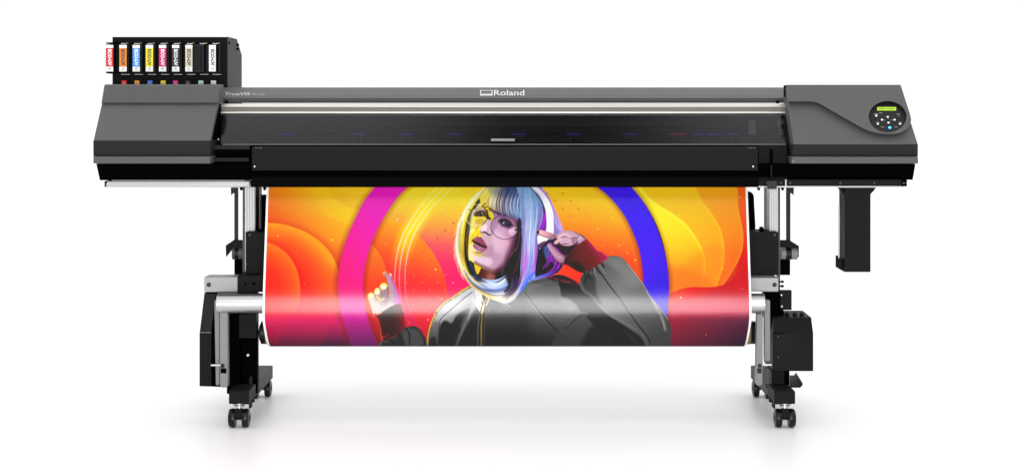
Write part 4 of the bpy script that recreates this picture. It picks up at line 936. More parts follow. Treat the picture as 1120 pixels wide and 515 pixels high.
line([(619, 357), (630, 347), (636, 344)], 2.4, (30, 30, 30), alpha=.5, blur=1.6, clip=jm)
line([(644, 344), (649, 352), (656, 358), (668, 360)], 3, (16, 16, 16), alpha=.8, blur=1.4, clip=jm)
poly([(645, 358), (660, 358), (664, 392), (634, 392), (638, 374)], (38, 38, 38), blur=3, alpha=.8, clip=jm)
line([(636, 374), (646, 370), (660, 378)], 2, (20, 20, 20), alpha=.6, blur=1.2, clip=jm)
for q, c_, w_ in (([(664, 358), (666, 370), (672, 384)], (66, 66, 66), 2.6), ([(675, 354), (690, 368), (704, 384)], (72, 72, 72), 3), ([(668, 362), (680, 368), (690, 384)], (58, 58, 58), 3), ([(680, 352), (694, 362), (708, 376)], (90, 90, 90), 1.8)):
    line(q, w_, c_, alpha=.75, blur=1.0, clip=jm, taper=(.3, .4))
for q in ([(672, 352), (686, 362), (700, 374), (712, 386)], [(666, 360), (672, 374), (676, 388)], [(676, 362), (686, 372), (694, 388)]): line(q, 1.6, (4, 4, 4), alpha=.85, blur=.8, clip=jm)
# sleeve
slv = [(637, 297), (652, 289.5), (663, 280.5), (676, 279.5), (686.5, 287), (697.5, 301), (711, 322), (724.6, 338), (733.6, 356), (733, 395), (712, 395), (702, 368), (690, 359), (672, 348), (661, 340), (652, 328), (645, 320), (637, 316), (635, 306)]
poly(slv, ('lin', (650, 300), (712, 372), [(0, (92, 92, 92)), (.3, (120, 120, 120)), (.6, (100, 100, 100)), (1, (72, 72, 72))]), blur=1.2, clip=jm)
sl = mask(slv) * jm
poly([(660, 284), (676, 280), (690, 294), (700, 310), (690, 312), (676, 296)], (132, 132, 132), blur=4, alpha=.6, clip=sl)
poly([(637, 300), (650, 300), (652, 318), (658, 332), (650, 326), (641, 318), (636, 308)], (52, 52, 52), blur=2.5, alpha=.75, clip=sl)
line([(656, 334), (668, 345), (684, 353), (700, 364), (712, 380)], 3, (150, 150, 150), alpha=.35, blur=2, clip=sl)
line([(652.5, 293), (660, 302), (667, 312), (676, 323.5), (686, 338), (696, 352), (704, 362), (709.5, 371), (712, 384)], 1.0, (12, 12, 12), alpha=.95, blur=.4, clip=jm)
line([(709, 318), (716, 332), (724, 346), (728, 360)], 2.4, (206, 206, 206), alpha=.65, blur=1.4, clip=jm)
line([(719, 338), (727, 350), (729, 362)], 1.2, (60, 60, 60), alpha=.6, blur=.8, clip=jm)
line([(686.5, 288), (697, 301.6), (704, 311), (711, 323), (718, 331.6), (725, 340), (731, 349)], .8, (196, 196, 190), alpha=.75, blur=.4, clip=jm)
for q in ([(645, 294.6), (643, 299), (646, 305)], [(652, 290.4), (655, 296), (659, 300)], [(657, 286.6), (660, 290), (661, 292.5)], [(639.5, 297), (641, 303), (639, 310)], [(648, 293), (648, 297)]): line(q, 1.5, (18, 18, 18), alpha=.9, blur=.6, clip=jm, taper=(1, .1))
for q in ([(649, 293), (651, 299), (655, 306)], [(655, 289), (660, 296), (664, 300)]): line(q, 1.4, (140, 140, 140), alpha=.6, blur=.7, clip=jm, taper=(1, .2))

# ---- orange gap and fur trim under the wrist
poly([(606, 302.5), (611, 296.5), (616, 290.6), (624, 291.4), (631, 294.4), (637.2, 297.8), (634.8, 303.6), (632.6, 310), (622, 306), (612, 302.5)], ('lin', (612, 294), (634, 306), [(0, (240, 66, 28)), (1, (240, 54, 40))]), blur=.4, smooth=3)
trim = [(599, 302.6), (606, 300.4), (614, 300.2), (622, 303), (629, 306.6), (632.8, 310.4), (627, 311.6), (617, 309), (608, 306), (600, 304.4)]
poly(trim, (34, 12, 16), blur=.6); tm = mask(trim, blur=1)
for k in range(60):
    x = 600 + arng.rand() * 32; y = 301 + (x - 600) * .22 + arng.rand() * 4; c_ = [(200, 20, 130), (140, 30, 60), (120, 80, 40), (20, 6, 10)][arng.randint(4)]
    line([(x, y), (x + 2 + arng.rand() * 2, y + .6 + arng.rand())], .6, c_, alpha=.8, blur=.3, clip=tm)

# ---- hair: silhouette
hair = [(533, 196), (531, 204), (523.5, 211.5), (514.5, 221.5), (508, 231), (503.5, 241), (500, 252), (498.3, 264), (498.6, 276), (501, 287), (505, 297), (509.5, 305), (514, 311), (520, 316), (527, 320.5), (534, 323.5), (541, 327), (548, 330.2), (554, 331.4), (561, 328.4), (568, 321), (574, 313), (579, 306.6), (586, 303.6), (595, 302.4), (604, 300.6), (610, 297.2), (614.8, 291.6), (616.6, 285), (617, 276), (619, 262), (616.5, 252), (612, 240.5), (606, 227), (599.5, 214), (592, 204), (588, 196)]
hmask = mask(hair)
poly(hair, ('lin', (500, 240), (612, 244), [(0, (250, 240, 170)), (.2, (214, 206, 170)), (.45, (120, 134, 160)), (.62, (150, 186, 220)), (.8, (170, 200, 232)), (1, (190, 160, 220))]), blur=.5)
# neck, face base
face = [(530, 226), (520, 232), (514.5, 240), (513.2, 250), (512.6, 258), (511.6, 266), (510.8, 274), (511.6, 281), (515, 284.6), (520, 288.6), (526, 292), (533, 295), (541, 297), (547.5, 296), (552, 291.6), (556.5, 284), (561, 273), (564.5, 262), (567.5, 250), (570, 238), (560, 226), (545, 222)]
poly([(514, 284), (530, 290), (548, 292), (556, 284), (560, 296), (552, 306), (538, 311), (526, 307), (518, 298)], ('lin', (518, 296), (548, 298), [(0, (44, 34, 44)), (.3, (92, 54, 36)), (.6, (136, 86, 80)), (.85, (70, 40, 44)), (1, (26, 14, 20))]), blur=.8, clip=hmask)
poly([(519, 288), (525.5, 291), (524.8, 296), (522, 299.5), (519.6, 294)], (240, 206, 30), blur=.7, alpha=.95)
poly([(512.6, 285), (517, 289), (520, 299), (526, 306), (521, 306.6), (514.6, 299), (510.6, 290)], (70, 80, 110), blur=.9, alpha=.9)
poly([(533, 300), (541, 300), (542, 306), (534, 308)], (170, 112, 104), blur=2, alpha=.6)
# dark inner hair right of the face
poly([(566, 236), (570.5, 238), (571.5, 262), (570.5, 290), (568, 304), (560, 313), (548, 312), (541, 305), (546, 297), (553, 290), (559, 277), (564, 262)], (22, 14, 22), blur=.7)
strands([(568, 246), (566, 266), (560, 282), (550, 297), (545, 304)], [(571, 246), (571, 270), (568, 292), (562, 304), (556, 312)], 26, [(0, (90, 50, 50), (60, 40, 50)), (1, (60, 30, 60), (120, 100, 110))], w=(.35, .7), alpha=(.2, .7), light=16)
line([(566, 268), (557, 282), (551, 292), (548.6, 299)], .6, (200, 180, 180), alpha=.7, blur=.3)
# face
fm = mask(face)
poly(face, ('lin', (512, 262), (566, 254), [(0, (246, 220, 110)), (.14, (236, 216, 170)), (.25, (214, 184, 184)), (.5, (198, 160, 184)), (.75, (200, 152, 182)), (1, (150, 96, 128))]), blur=.45)
poly([(541, 262), (556, 262), (561, 268), (555, 284), (545, 290), (534, 286), (538, 272)], (214, 178, 200), blur=5, alpha=.7, clip=fm)
poly([(544, 258), (560, 258), (561, 266), (553, 271), (543, 267)], (196, 120, 150), blur=4, alpha=.6, clip=fm)
poly([(530, 236), (550, 228), (566, 234), (560, 242), (545, 238), (536, 242)], (140, 104, 146), blur=3, alpha=.75, clip=fm)
poly([(556, 236), (568, 240), (567, 256), (561, 272), (555, 284), (551, 280), (557, 264), (561, 250)], (150, 100, 134), blur=3, alpha=.6, clip=fm)
poly([(538, 276), (550, 280), (548, 290), (534, 292), (526, 288)], (176, 138, 166), blur=3.5, alpha=.55, clip=fm)
poly([(556, 286), (562, 272), (567, 254), (571, 256), (568, 276), (558, 294)], (110, 60, 80), blur=2.4, alpha=.8, clip=fm)
poly([(515, 285), (524, 291), (538, 296), (550, 293), (557, 282), (558, 292), (548, 300), (524, 296)], (130, 80, 90), blur=1.6, alpha=.75, clip=fm)
# yellow light on the left of the face
poly([(516, 238), (524, 232), (536, 232), (538, 238), (531, 242), (527, 248), (524, 256), (519, 262), (515, 270), (512, 276), (510, 268), (512, 250)], (250, 224, 46), blur=1.2, alpha=.95, clip=fm)
poly([(517, 243), (524, 240), (530, 241), (527, 246), (522, 250), (517, 250)], (240, 214, 130), blur=1.4, alpha=.85, clip=fm)
poly([(514, 252), (518, 250), (520.5, 254), (518, 260), (514, 264)], (254, 246, 160), blur=1, alpha=.85, clip=fm)
line([(512.4, 262), (511.4, 272), (512.2, 281), (517, 286), (523, 290), (530, 293.5)], 1.5, (252, 230, 60), alpha=.85, blur=.6, clip=fm)
poly([(513, 268), (517, 266), (518, 274), (524, 280), (521, 285), (514, 282)], (246, 226, 190), blur=1.6, alpha=.8, clip=fm)
poly([(516, 274), (524, 276.5), (530, 277.5), (528, 281), (520, 279)], (206, 170, 60), blur=1.1, alpha=.6, clip=fm)
poly([(517, 282), (528, 280), (538, 283), (536, 290), (524, 288)], (226, 198, 220), blur=2.2, alpha=.85, clip=fm)
line([(568, 244), (566.4, 256), (562.6, 268), (557.6, 280), (551.6, 290), (545, 296)], 6, (56, 26, 40), alpha=.75, blur=3, clip=fm)
line([(520, 287), (530, 292.4), (540, 295.6), (548, 294)], 3.2, (96, 56, 66), alpha=.7, blur=1.8, clip=fm)
poly([(540, 250), (552, 258), (556, 266), (549, 272), (541, 268), (538, 260)], (232, 198, 216), blur=4, alpha=.65, clip=fm)
poly([(536, 238), (541, 236), (545, 241), (542, 250), (538, 254)], (150, 112, 146), blur=2, alpha=.6, clip=fm)
poly([(533, 270), (538, 268), (540, 276), (534, 280), (528, 278)], (168, 124, 150), blur=2.2, alpha=.5, clip=fm)
poly([(521, 239), (528, 238.6), (531, 242), (526, 245.4), (520, 244)], (170, 126, 30), blur=1.3, alpha=.6, clip=fm)
poly([(515, 256), (518, 255), (519, 260), (516, 266), (513.6, 264)], (200, 160, 40), blur=1, alpha=.5, clip=fm)
line([(523.4, 247), (520, 252), (518.6, 257)], 1.4, (190, 140, 20), alpha=.6, blur=.9, clip=fm)
line([(533.4, 241), (530.6, 246), (528.6, 250)], 1.2, (176, 136, 156), alpha=.5, blur=.8)
# nose
poly([(533, 237), (537, 240), (537.6, 248), (537.6, 254), (534, 258), (529, 256.5), (525, 254), (524.4, 250), (528, 245), (531, 241)], (210, 174, 196), blur=.9, alpha=.95, clip=fm)
poly([(525.5, 247), (530, 244), (533, 247), (531, 252), (527, 252)], (250, 226, 236), blur=1.2, alpha=.8, clip=fm)
line([(532.5, 239), (529, 245), (525.4, 249), (524.6, 252)], 1.0, (252, 226, 70), alpha=.8, blur=.5)
line([(525, 253), (527.4, 254.2), (529.6, 253.2)], .9, (130, 90, 20), alpha=.75, blur=.4)
line([(528.8, 253.2), (531.6, 254), (534, 256.2), (536, 256.4)], 1.4, (40, 14, 20), alpha=.95, blur=.4); line([(537, 249.5), (538.4, 253), (537, 256.4)], .8, (150, 96, 120), alpha=.8, blur=.5)
poly([(519, 252), (525, 254), (527, 258), (521, 258), (517, 256)], (246, 216, 40), blur=.9, alpha=.8, clip=fm)
# mouth
poly([(515.8, 261.6), (518.6, 259.4), (522, 257.6), (524.4, 258.8), (526.4, 259), (529.6, 263), (533, 269.8), (528, 268.6), (522, 265.4), (517.6, 263.2)], ('lin', (516, 260), (532, 268), [(0, (176, 120, 80)), (.4, (156, 84, 112)), (1, (150, 76, 108))]), blur=.5)
poly([(516.4, 262), (521, 264), (527, 267.2), (533, 270), (529.6, 270.5), (524, 268.6), (519.4, 265.8), (516.8, 263.6)], (30, 12, 18), blur=.55)
poly([(518, 265.8), (522, 268.2), (527, 270.2), (532.4, 271), (531, 273.2), (527.6, 274.8), (522.6, 273.8), (519, 271), (517.4, 268.6)], ('lin', (518, 268), (532, 272), [(0, (160, 96, 120)), (.5, (178, 110, 146)), (1, (156, 84, 120))]), blur=.6)
line([(521, 270.4), (525, 272.2), (528.6, 272.4)], 1.0, (216, 160, 190), alpha=.5, blur=.6)
line([(515.4, 261.4), (519, 258.8), (522.4, 257), (524, 258.2)], .8, (250, 220, 70), alpha=.9, blur=.4)
line([(520.6, 275), (524, 276), (527.6, 275.4)], 1.0, (90, 40, 20), alpha=.75, blur=.5)
line([(523.6, 250 + 4.8), (522.6, 257)], 1.2, (196, 130, 60), alpha=.5, blur=.5)
# eyes and brows
poly([(518.5, 232.4), (523, 229.6), (529, 229.6), (534, 233), (538, 240.4), (533.4, 239), (529, 236.6), (523, 236.6), (519, 236)], (40, 22, 14), blur=.8, alpha=.8)
poly([(529, 227.6), (534, 229.6), (538, 234.6), (538.4, 240), (535, 238), (533, 232)], (30, 14, 14), blur=.7, alpha=.85)
ell(526, 234, 3.2, 2.2, (74, 60, 30), blur=.5); ell(526.2, 234, 1.7, 1.7, (10, 6, 6), blur=.3); ell(527.2, 232.8, .6, .6, (255, 250, 200), blur=.25)
line([(521.6, 235.2), (523, 232.6), (526, 231.6), (529.6, 232.6), (531.4, 235.6)], .9, (14, 6, 4), blur=.35); line([(522.4, 236.8), (526, 237.4), (530.4, 236.6)], .9, (214, 180, 90), alpha=.8, blur=.4)
line([(520, 229), (524, 227.2), (529, 227.4), (533, 230)], 1.0, (120, 50, 20), alpha=.8, blur=.5)
poly([(544.6, 240.4), (548.4, 237.2), (553.6, 237.6), (558.4, 241), (560.6, 246), (558, 249.4), (552.4, 248.2), (547, 245.2)], (84, 48, 76), blur=1.7, alpha=.85)
poly([(546.6, 241.2), (550.4, 239.8), (555.6, 241.6), (559.4, 246.4), (555, 247.2), (549.6, 245.6)], (34, 16, 30), blur=.9, alpha=.85)
ell(552.2, 243.8, 2.4, 2.0, (58, 80, 120), blur=.4); ell(552.6, 243.8, 1.3, 1.4, (6, 4, 8), blur=.25); ell(550.9, 243.2, .7, .7, (210, 236, 250), blur=.25)
ell(548.9, 244.3, .7, .4, (150, 130, 150), blur=.4, rot=20, alpha=.8)
line([(545.6, 241.6), (549.4, 239.4), (554.4, 240), (558.6, 243.4), (561, 246.6)], 1.0, (20, 8, 16), blur=.45, alpha=.85); line([(547.6, 246.2), (552, 248), (557, 248.4)], .7, (120, 70, 100), alpha=.8, blur=.4)
line([(545, 234.2), (550, 232.6), (556, 233.2), (562, 236.6), (567, 240)], 1.6, (36, 20, 40), alpha=.85, blur=.8)
poly([(558, 250), (563, 248), (566, 252), (561, 257), (556, 255)], (240, 216, 236), blur=1.5, alpha=.6, clip=fm)
line([(557, 252), (561, 251.6), (566, 250.6)], .8, (250, 240, 255), alpha=.8, blur=.4)
ell(539.2, 246.2, 1.1, 1.6, (120, 130, 160), blur=.6, alpha=.8)

# ---- hair: dark strand left of the face
poly([(527.6, 214.6), (524.8, 221), (520, 226), (516.4, 231), (514.6, 240), (513.4, 252), (512.4, 262), (511.6, 274), (512.6, 283), (515.6, 292), (518, 300), (514, 300), (509.6, 292), (507.8, 282), (507.4, 268), (508, 250), (509.6, 236), (514, 227), (520.2, 220)], (34, 28, 16), blur=.6, alpha=.95)
poly([(527, 215.4), (523.6, 222.6), (518.6, 228.6), (516, 226.6), (520, 221)], (14, 10, 8), blur=.4)
line([(518.6, 230), (516.4, 236), (514.6, 246), (513.8, 254)], 1.6, (150, 170, 210), alpha=.7, blur=.6)
line([(514.4, 232), (513.2, 240), (512.8, 250)], 1.2, (40, 50, 80), alpha=.8, blur=.5)
strands([(529, 206), (518, 220), (508, 238), (504, 258), (504, 276), (508, 292), (515, 304)], [(529, 210), (520, 222), (511, 238), (508, 258), (507.6, 276), (510.6, 290), (518, 302)], 26, [(0, (246, 222, 60), (250, 220, 70)), (1, (206, 180, 40), (220, 190, 60))], w=(.5, 1.1), alpha=(.4, .9), light=26)
strands([(531, 203), (518, 215), (507, 232), (500.5, 250), (499, 270), (502, 287), (509, 302), (517, 312)], [(530, 206), (520, 217), (510, 233), (504.5, 252), (503, 272), (506, 288), (513, 301), (520, 309)], 44, [(0, (254, 250, 206), (254, 236, 170)), (.5, (255, 255, 238), (255, 246, 206)), (1, (250, 232, 110), (250, 222, 120))], w=(.5, 1.2), alpha=(.4, .95), light=14)
for q, c_ in (([(503, 246), (501.4, 260), (502.6, 276)], (150, 160, 190)), ([(505, 240), (503.6, 256), (504.6, 272), (509, 288)], (190, 150, 40))): line(q, .6, c_, alpha=.7, blur=.35)
strands([(499, 262), (496, 274), (497, 286)], [(501, 282), (502, 296), (507, 306)], 12, [(0, (255, 240, 220), (250, 180, 150)), (1, (255, 240, 220), (250, 180, 150))], w=(.3, .5), alpha=(.3, .7), light=8)
strands([(521, 222), (514, 234), (511, 250), (510, 268), (510.6, 284)], [(524, 222), (518, 232), (514.6, 248), (512.8, 266), (512.4, 282)], 12, [(0, (170, 130, 30), (190, 150, 40)), (1, (90, 66, 30), (120, 96, 60))], w=(.3, .7), alpha=(.25, .7), light=20, part=.9)
# yellow temple patch and its hair
poly([(525.6, 223.4), (530, 219), (535, 221), (540, 227), (537, 231), (532, 228.6), (527, 227.6)], (238, 206, 24), blur=.7, alpha=.95)
for q in ([(527, 225.6), (531, 222), (535.4, 216)], [(529, 227), (534, 225.4), (537.4, 229.4)], [(530, 221.6), (535, 219.4), (537, 214.6)]): line(q, 1.0, (40, 28, 8), alpha=.85, blur=.4)
poly([(533.6, 230.4), (537.6, 231), (540, 236), (538, 242), (535.6, 238.6)], (250, 224, 50), blur=.7, alpha=.85)
line([(536, 228), (541, 231), (548, 232.6), (553, 234.6)], 3.2, (72, 50, 70), alpha=.7, blur=1.2, clip=hmask)
# ---- fringe
frs = [([(537, 200), (531, 207), (526.5, 214), (524, 221)], [(543, 200), (538, 209), (533, 218), (531.5, 223)], 30, [(0, (254, 248, 190), (252, 226, 60)), (1, (250, 236, 150), (240, 204, 40))]),
       ([(543, 200), (538.5, 209), (535, 218), (534.5, 226)], [(553, 200), (549, 211), (546, 222), (545.6, 231)], 60, [(0, (240, 226, 150), (252, 240, 170)), (.5, (190, 180, 140), (236, 226, 210)), (1, (120, 110, 110), (200, 180, 190))]),
       ([(552, 200), (548, 211), (546, 222), (547, 232)], [(563, 200), (559, 212), (557, 224), (558, 236)], 60, [(0, (120, 120, 140), (206, 190, 196)), (.5, (70, 84, 120), (170, 160, 180)), (1, (60, 80, 124), (150, 166, 196))]),
       ([(562, 200), (559, 213), (558, 226), (561, 236)], [(574, 200), (572, 214), (570.5, 228), (570, 241)], 70, [(0, (70, 90, 134), (150, 170, 204)), (.5, (84, 108, 156), (140, 172, 212)), (1, (96, 124, 172), (160, 196, 230))])]
fringe = [(536, 196), (530, 206), (526, 213), (525, 219), (531, 222), (535, 226.4), (541, 228.4), (545.6, 232), (549, 233.4), (553, 233.2), (557, 236.6), (561, 236.8), (565, 239.4), (571, 241.4), (577, 240), (590, 196)]
poly(fringe, ('lin', (530, 212), (572, 216), [(0, (226, 206, 110)), (.3, (150, 140, 120)), (.55, (88, 98, 124)), (1, (104, 130, 172))]), blur=.8)
for a_, b_, n_, r_ in frs: strands(a_, b_, n_, r_, w=(.5, 1.2), alpha=(.35, .85), light=24, jit=.8, part=.45)
for k, (x, c_) in enumerate([(546, (90, 50, 30)), (551, (80, 44, 60)), (556.5, (120, 60, 60)), (549, (60, 50, 60)), (560, (60, 60, 90)), (564.5, (110, 60, 100)), (543, (60, 44, 20)), (567.5, (70, 80, 130))]):
    line([(x + 6, 204), (x + 1.6, 214), (x, 224), (x + 2.4, 233 + (k % 3))], .9, c_, alpha=.75, blur=.4, taper=(.3, .2))
for x in (548, 553.5, 558, 561.5, 566): line([(x + 5, 208), (x + 1, 218), (x - .2, 227), (x + 1.4, 234)], 1.0, (214, 222, 240), alpha=.7, blur=.4, taper=(.1, .2))
poly([(540, 196), (600, 196), (600, 213), (540, 213)], (60, 76, 116), alpha=.35, blur=4, clip=hmask)
# ---- long lock on the right of the face
lock = [(566, 200), (588, 204), (594, 216), (597, 232), (594, 244), (589, 256), (588, 268), (589, 284), (587, 298), (578, 307), (572, 314), (569, 300), (570, 280), (571, 260), (569, 240), (569, 220)]
poly(lock, ('lin', (570, 230), (592, 290), [(0, (132, 168, 210)), (.4, (176, 206, 232)), (.75, (190, 176, 226)), (1, (160, 160, 226))]), blur=.6)
lm = mask(lock, blur=.8)
strands([(571, 203), (570.6, 222), (571, 244), (571.4, 266), (570.6, 288), (569, 312)], [(581, 203), (583, 222), (583, 244), (581.4, 266), (580, 288), (574, 313)], 90, [(0, (110, 144, 194), (120, 120, 190)), (.35, (150, 190, 226), (226, 140, 224)), (.7, (190, 220, 242), (170, 170, 232)), (1, (140, 184, 224), (120, 160, 236))], w=(.5, 1.4), alpha=(.3, .8), light=20, clip=lm)
strands([(580, 203), (584, 222), (583.6, 244), (582, 266), (581, 286), (575, 308)], [(586, 205), (593, 220), (593, 238), (588, 256), (588, 280), (585, 300)], 80, [(0, (150, 186, 220), (150, 170, 236)), (.5, (120, 160, 204), (226, 150, 232)), (1, (100, 140, 190), (190, 130, 226))], w=(.5, 1.3), alpha=(.3, .8), light=20, clip=lm)
poly([(574, 246), (584, 246), (582, 274), (574, 274)], (196, 226, 244), alpha=.4, blur=5, clip=lm)
strands([(573, 276), (572, 290), (570, 304)], [(579, 268), (578, 286), (574, 302)], 22, [(0, (240, 130, 220), (226, 110, 220)), (1, (216, 190, 240), (150, 130, 230))], w=(.8, 1.5), alpha=(.3, .75), light=12, clip=lm)
strands([(586, 270), (585, 284), (580, 300)], [(590, 270), (589, 284), (586, 298)], 20, [(0, (220, 140, 230), (200, 130, 230)), (1, (170, 60, 210), (110, 110, 230))], w=(.6, 1.2), alpha=(.4, .8), light=20, clip=lm)
poly([(566.6, 240), (569, 238), (570.4, 244), (569.4, 262), (566, 276), (564, 270), (567, 256)], (50, 20, 50), blur=.8, alpha=.85)
line([(568.6, 250), (567.6, 262), (564.4, 274)], .8, (170, 40, 130), alpha=.7, blur=.4)
# ---- bottom curl
strands([(509, 296), (517, 308), (530, 314), (546, 312), (556, 306)], [(504, 292), (512, 307), (528, 321), (546, 329), (560, 327)], 90, [(0, (130, 160, 220), (236, 244, 255)), (.25, (236, 242, 255), (190, 214, 250)), (.55, (255, 244, 200), (220, 224, 240)), (.8, (252, 232, 160), (250, 236, 190)), (1, (250, 220, 120), (214, 200, 180))], w=(.6, 1.6), alpha=(.45, .95), light=16, part=.3)
strands([(526, 303), (536, 306), (546, 304.6), (553, 299.6)], [(522, 307), (534, 313), (547, 311), (557, 304)], 40, [(0, (120, 150, 226), (214, 228, 250)), (.5, (220, 234, 255), (150, 180, 240)), (1, (90, 110, 190), (236, 244, 255))], w=(.5, 1.1), alpha=(.35, .85), light=22, part=.7)
strands([(534, 306), (544, 309), (552, 304), (556, 300)], [(524, 309), (536, 317), (550, 316), (560, 309)], 40, [(0, (170, 196, 240), (246, 250, 255)), (.5, (255, 255, 255), (190, 210, 246)), (1, (120, 150, 224), (90, 110, 190))], w=(.6, 1.4), alpha=(.4, .9), light=16, part=.3)
poly([(553, 302), (560, 300), (566, 302), (563, 312), (556, 320), (551, 318), (556, 311)], (44, 34, 56), blur=1.4, alpha=.85)
strands([(557, 300), (559, 309), (555, 317), (546, 322)], [(566, 300), (566, 311), (561, 321), (551, 328)], 34, [(0, (90, 100, 170), (226, 226, 240)), (.5, (60, 40, 70), (190, 170, 160)), (1, (150, 120, 140), (120, 110, 130))], w=(.5, 1.1), alpha=(.35, .85), light=24)
strands([(570, 292), (568.6, 304), (564, 317), (555, 330)], [(588, 296), (580, 304), (573, 314), (564, 325)], 60, [(0, (110, 80, 130), (250, 236, 190)), (.3, (190, 150, 230), (236, 226, 220)), (.6, (120, 130, 236), (90, 120, 220)), (1, (80, 130, 240), (70, 100, 200))], w=(.6, 1.4), alpha=(.4, .9), light=20)
strands([(540, 322), (550, 326), (560, 322), (568, 313)], [(543, 328), (552, 331), (562, 327), (571, 316)], 26, [(0, (250, 240, 200), (226, 200, 180)), (1, (250, 232, 170), (180, 180, 200))], w=(.5, 1.1), alpha=(.4, .85), light=14)
strands([(516, 311), (526, 318), (536, 322), (545, 326)], [(519, 314), (529, 321), (538, 325), (547, 330)], 20, [(0, (250, 226, 120), (250, 236, 180)), (1, (246, 210, 90), (250, 230, 160))], w=(.5, 1.0), alpha=(.5, .9), light=14)
for k in range(8): 
    x = 546 + arng.rand() * 14; line([(x, 328), (x + 3 - arng.rand() * 8, 333 + arng.rand() * 3), (x - 6 + arng.rand() * 6, 337 + arng.rand() * 3)], .35, (190, 190, 196), alpha=.28, blur=.3)
# darker strands between the light ones
strands([(571, 203), (570.6, 222), (571, 244), (571.4, 266), (570.6, 288), (569, 312)], [(586, 203), (592, 222), (592, 240), (588, 256), (587, 282), (582, 304)], 46, [(0, (50, 60, 110), (70, 40, 120)), (.5, (70, 104, 160), (110, 90, 190)), (1, (60, 90, 150), (80, 60, 170))], w=(.3, .8), alpha=(.08, .34), light=16, clip=lm, part=.9, blur=.5)
strands([(571, 230), (571, 250), (571.4, 270), (570.6, 290)], [(590, 226), (588, 246), (586, 262), (586, 286)], 30, [(0, (226, 240, 252), (250, 190, 240)), (1, (236, 248, 255), (226, 210, 250))], w=(.4, .8), alpha=(.15, .5), light=8, clip=lm, part=.9, blur=.4)
strands([(509, 296), (517, 308), (530, 315), (546, 314), (558, 306)], [(505, 293), (513, 308), (529, 321), (547, 328), (562, 324)], 44, [(0, (50, 60, 110), (60, 70, 130)), (.5, (110, 96, 110), (90, 90, 140)), (1, (170, 120, 40), (150, 120, 90))], w=(.4, .9), alpha=(.1, .42), light=20, part=.9, blur=.5)
strands([(560, 296), (561, 308), (556, 318), (548, 325)], [(572, 292), (570, 306), (565, 318), (556, 329)], 26, [(0, (20, 14, 30), (60, 50, 60)), (1, (60, 50, 110), (90, 80, 120))], w=(.4, .9), alpha=(.4, .85), light=14, part=.8)
strands([(503, 240), (500.5, 258), (501.5, 276), (506, 292), (513, 306)], [(510, 240), (507, 258), (507, 276), (510.6, 290), (518, 304)], 22, [(0, (190, 170, 130), (190, 130, 60)), (1, (110, 90, 20), (90, 80, 60))], w=(.3, .7), alpha=(.12, .4), light=20, part=.9, blur=.4)
poly([(512.5, 287), (517, 292), (522, 300), (528, 306.6), (522, 307), (515, 300), (511, 293)], (54, 60, 84), blur=1.4, alpha=.6)
for k in range(34):
    u = arng.rand(); i = int(u * 8); q0 = hair[2 + i]; q1 = hair[3 + i]; f_ = arng.rand()
    x = q0[0] * (1 - f_) + q1[0] * f_; y = q0[1] * (1 - f_) + q1[1] * f_; dx_, dy_ = q1[0] - q0[0], q1[1] - q0[1]; n_ = math.hypot(dx_, dy_)
    L_ = 6 + arng.rand() * 9; o_ = -(.3 + arng.rand() * 1.6)
    line([(x + .8, y), (x + dx_ / n_ * L_ * .5 + o_ * .6, y + dy_ / n_ * L_ * .5), (x + dx_ / n_ * L_ + o_ * 1.4, y + dy_ / n_ * L_ + .6)], .45, (255, 246, 206), alpha=.35 + arng.rand() * .5, blur=.3, taper=(1, .1))
for k in range(16):
    x = 520 + arng.rand() * 34; y = 316 + (x - 520) * .38 + arng.rand() * 2; line([(x, y), (x + 3, y + 3.4), (x + 5 + arng.rand() * 3, y + 5 + arng.rand() * 3)], .45, (250, 236, 190) if x < 540 else (200, 206, 226), alpha=.45, blur=.3, taper=(1, .1))
# ---- hair behind the hand, lower right
lowr = [(589, 262), (594, 260), (602, 262), (612, 272), (617, 284), (614.6, 291.6), (610, 297), (603, 300.6), (594, 302.6), (586, 303.6), (586, 290), (588, 276)]
poly(lowr, (44, 12, 58), blur=.6); lrm = mask(lowr, blur=.9)
strands([(592, 262), (590, 276), (588.6, 290), (588, 302)], [(606, 262), (611, 276), (612, 288), (604, 299)], 60, [(0, (90, 40, 130), (60, 30, 110)), (.3, (40, 40, 80), (20, 10, 30)), (.6, (140, 10, 170), (120, 20, 160)), (1, (190, 20, 210), (150, 30, 190))], w=(.6, 1.5), alpha=(.3, .8), light=26, clip=lrm)
poly([(595, 270), (599, 268), (602, 274), (600, 284), (596, 280)], (110, 140, 190), blur=1.2, alpha=.6)
poly([(591, 276), (594, 278), (595, 288), (592, 296), (590, 288)], (14, 4, 20), blur=.8, alpha=.8)
poly([(598, 288), (604, 286), (606, 292), (600, 297), (594, 298)], (16, 6, 22), blur=1, alpha=.8)
for q in ([(599, 280), (598.6, 286), (594, 293)], [(603, 277), (602, 284), (598, 291)], [(613, 285), (611, 292), (604, 298)], [(608, 285), (606, 292), (599, 298)]): line(q, 1.1, (206, 20, 224), alpha=.8, blur=.5)
strands([(577, 306), (588, 302), (600, 298), (612, 292)], [(578, 308), (590, 304.4), (602, 301), (613, 294)], 22, [(0, (110, 150, 236), (90, 40, 150)), (1, (140, 170, 240), (100, 30, 130))], w=(.5, 1.0), alpha=(.5, .9), light=20)
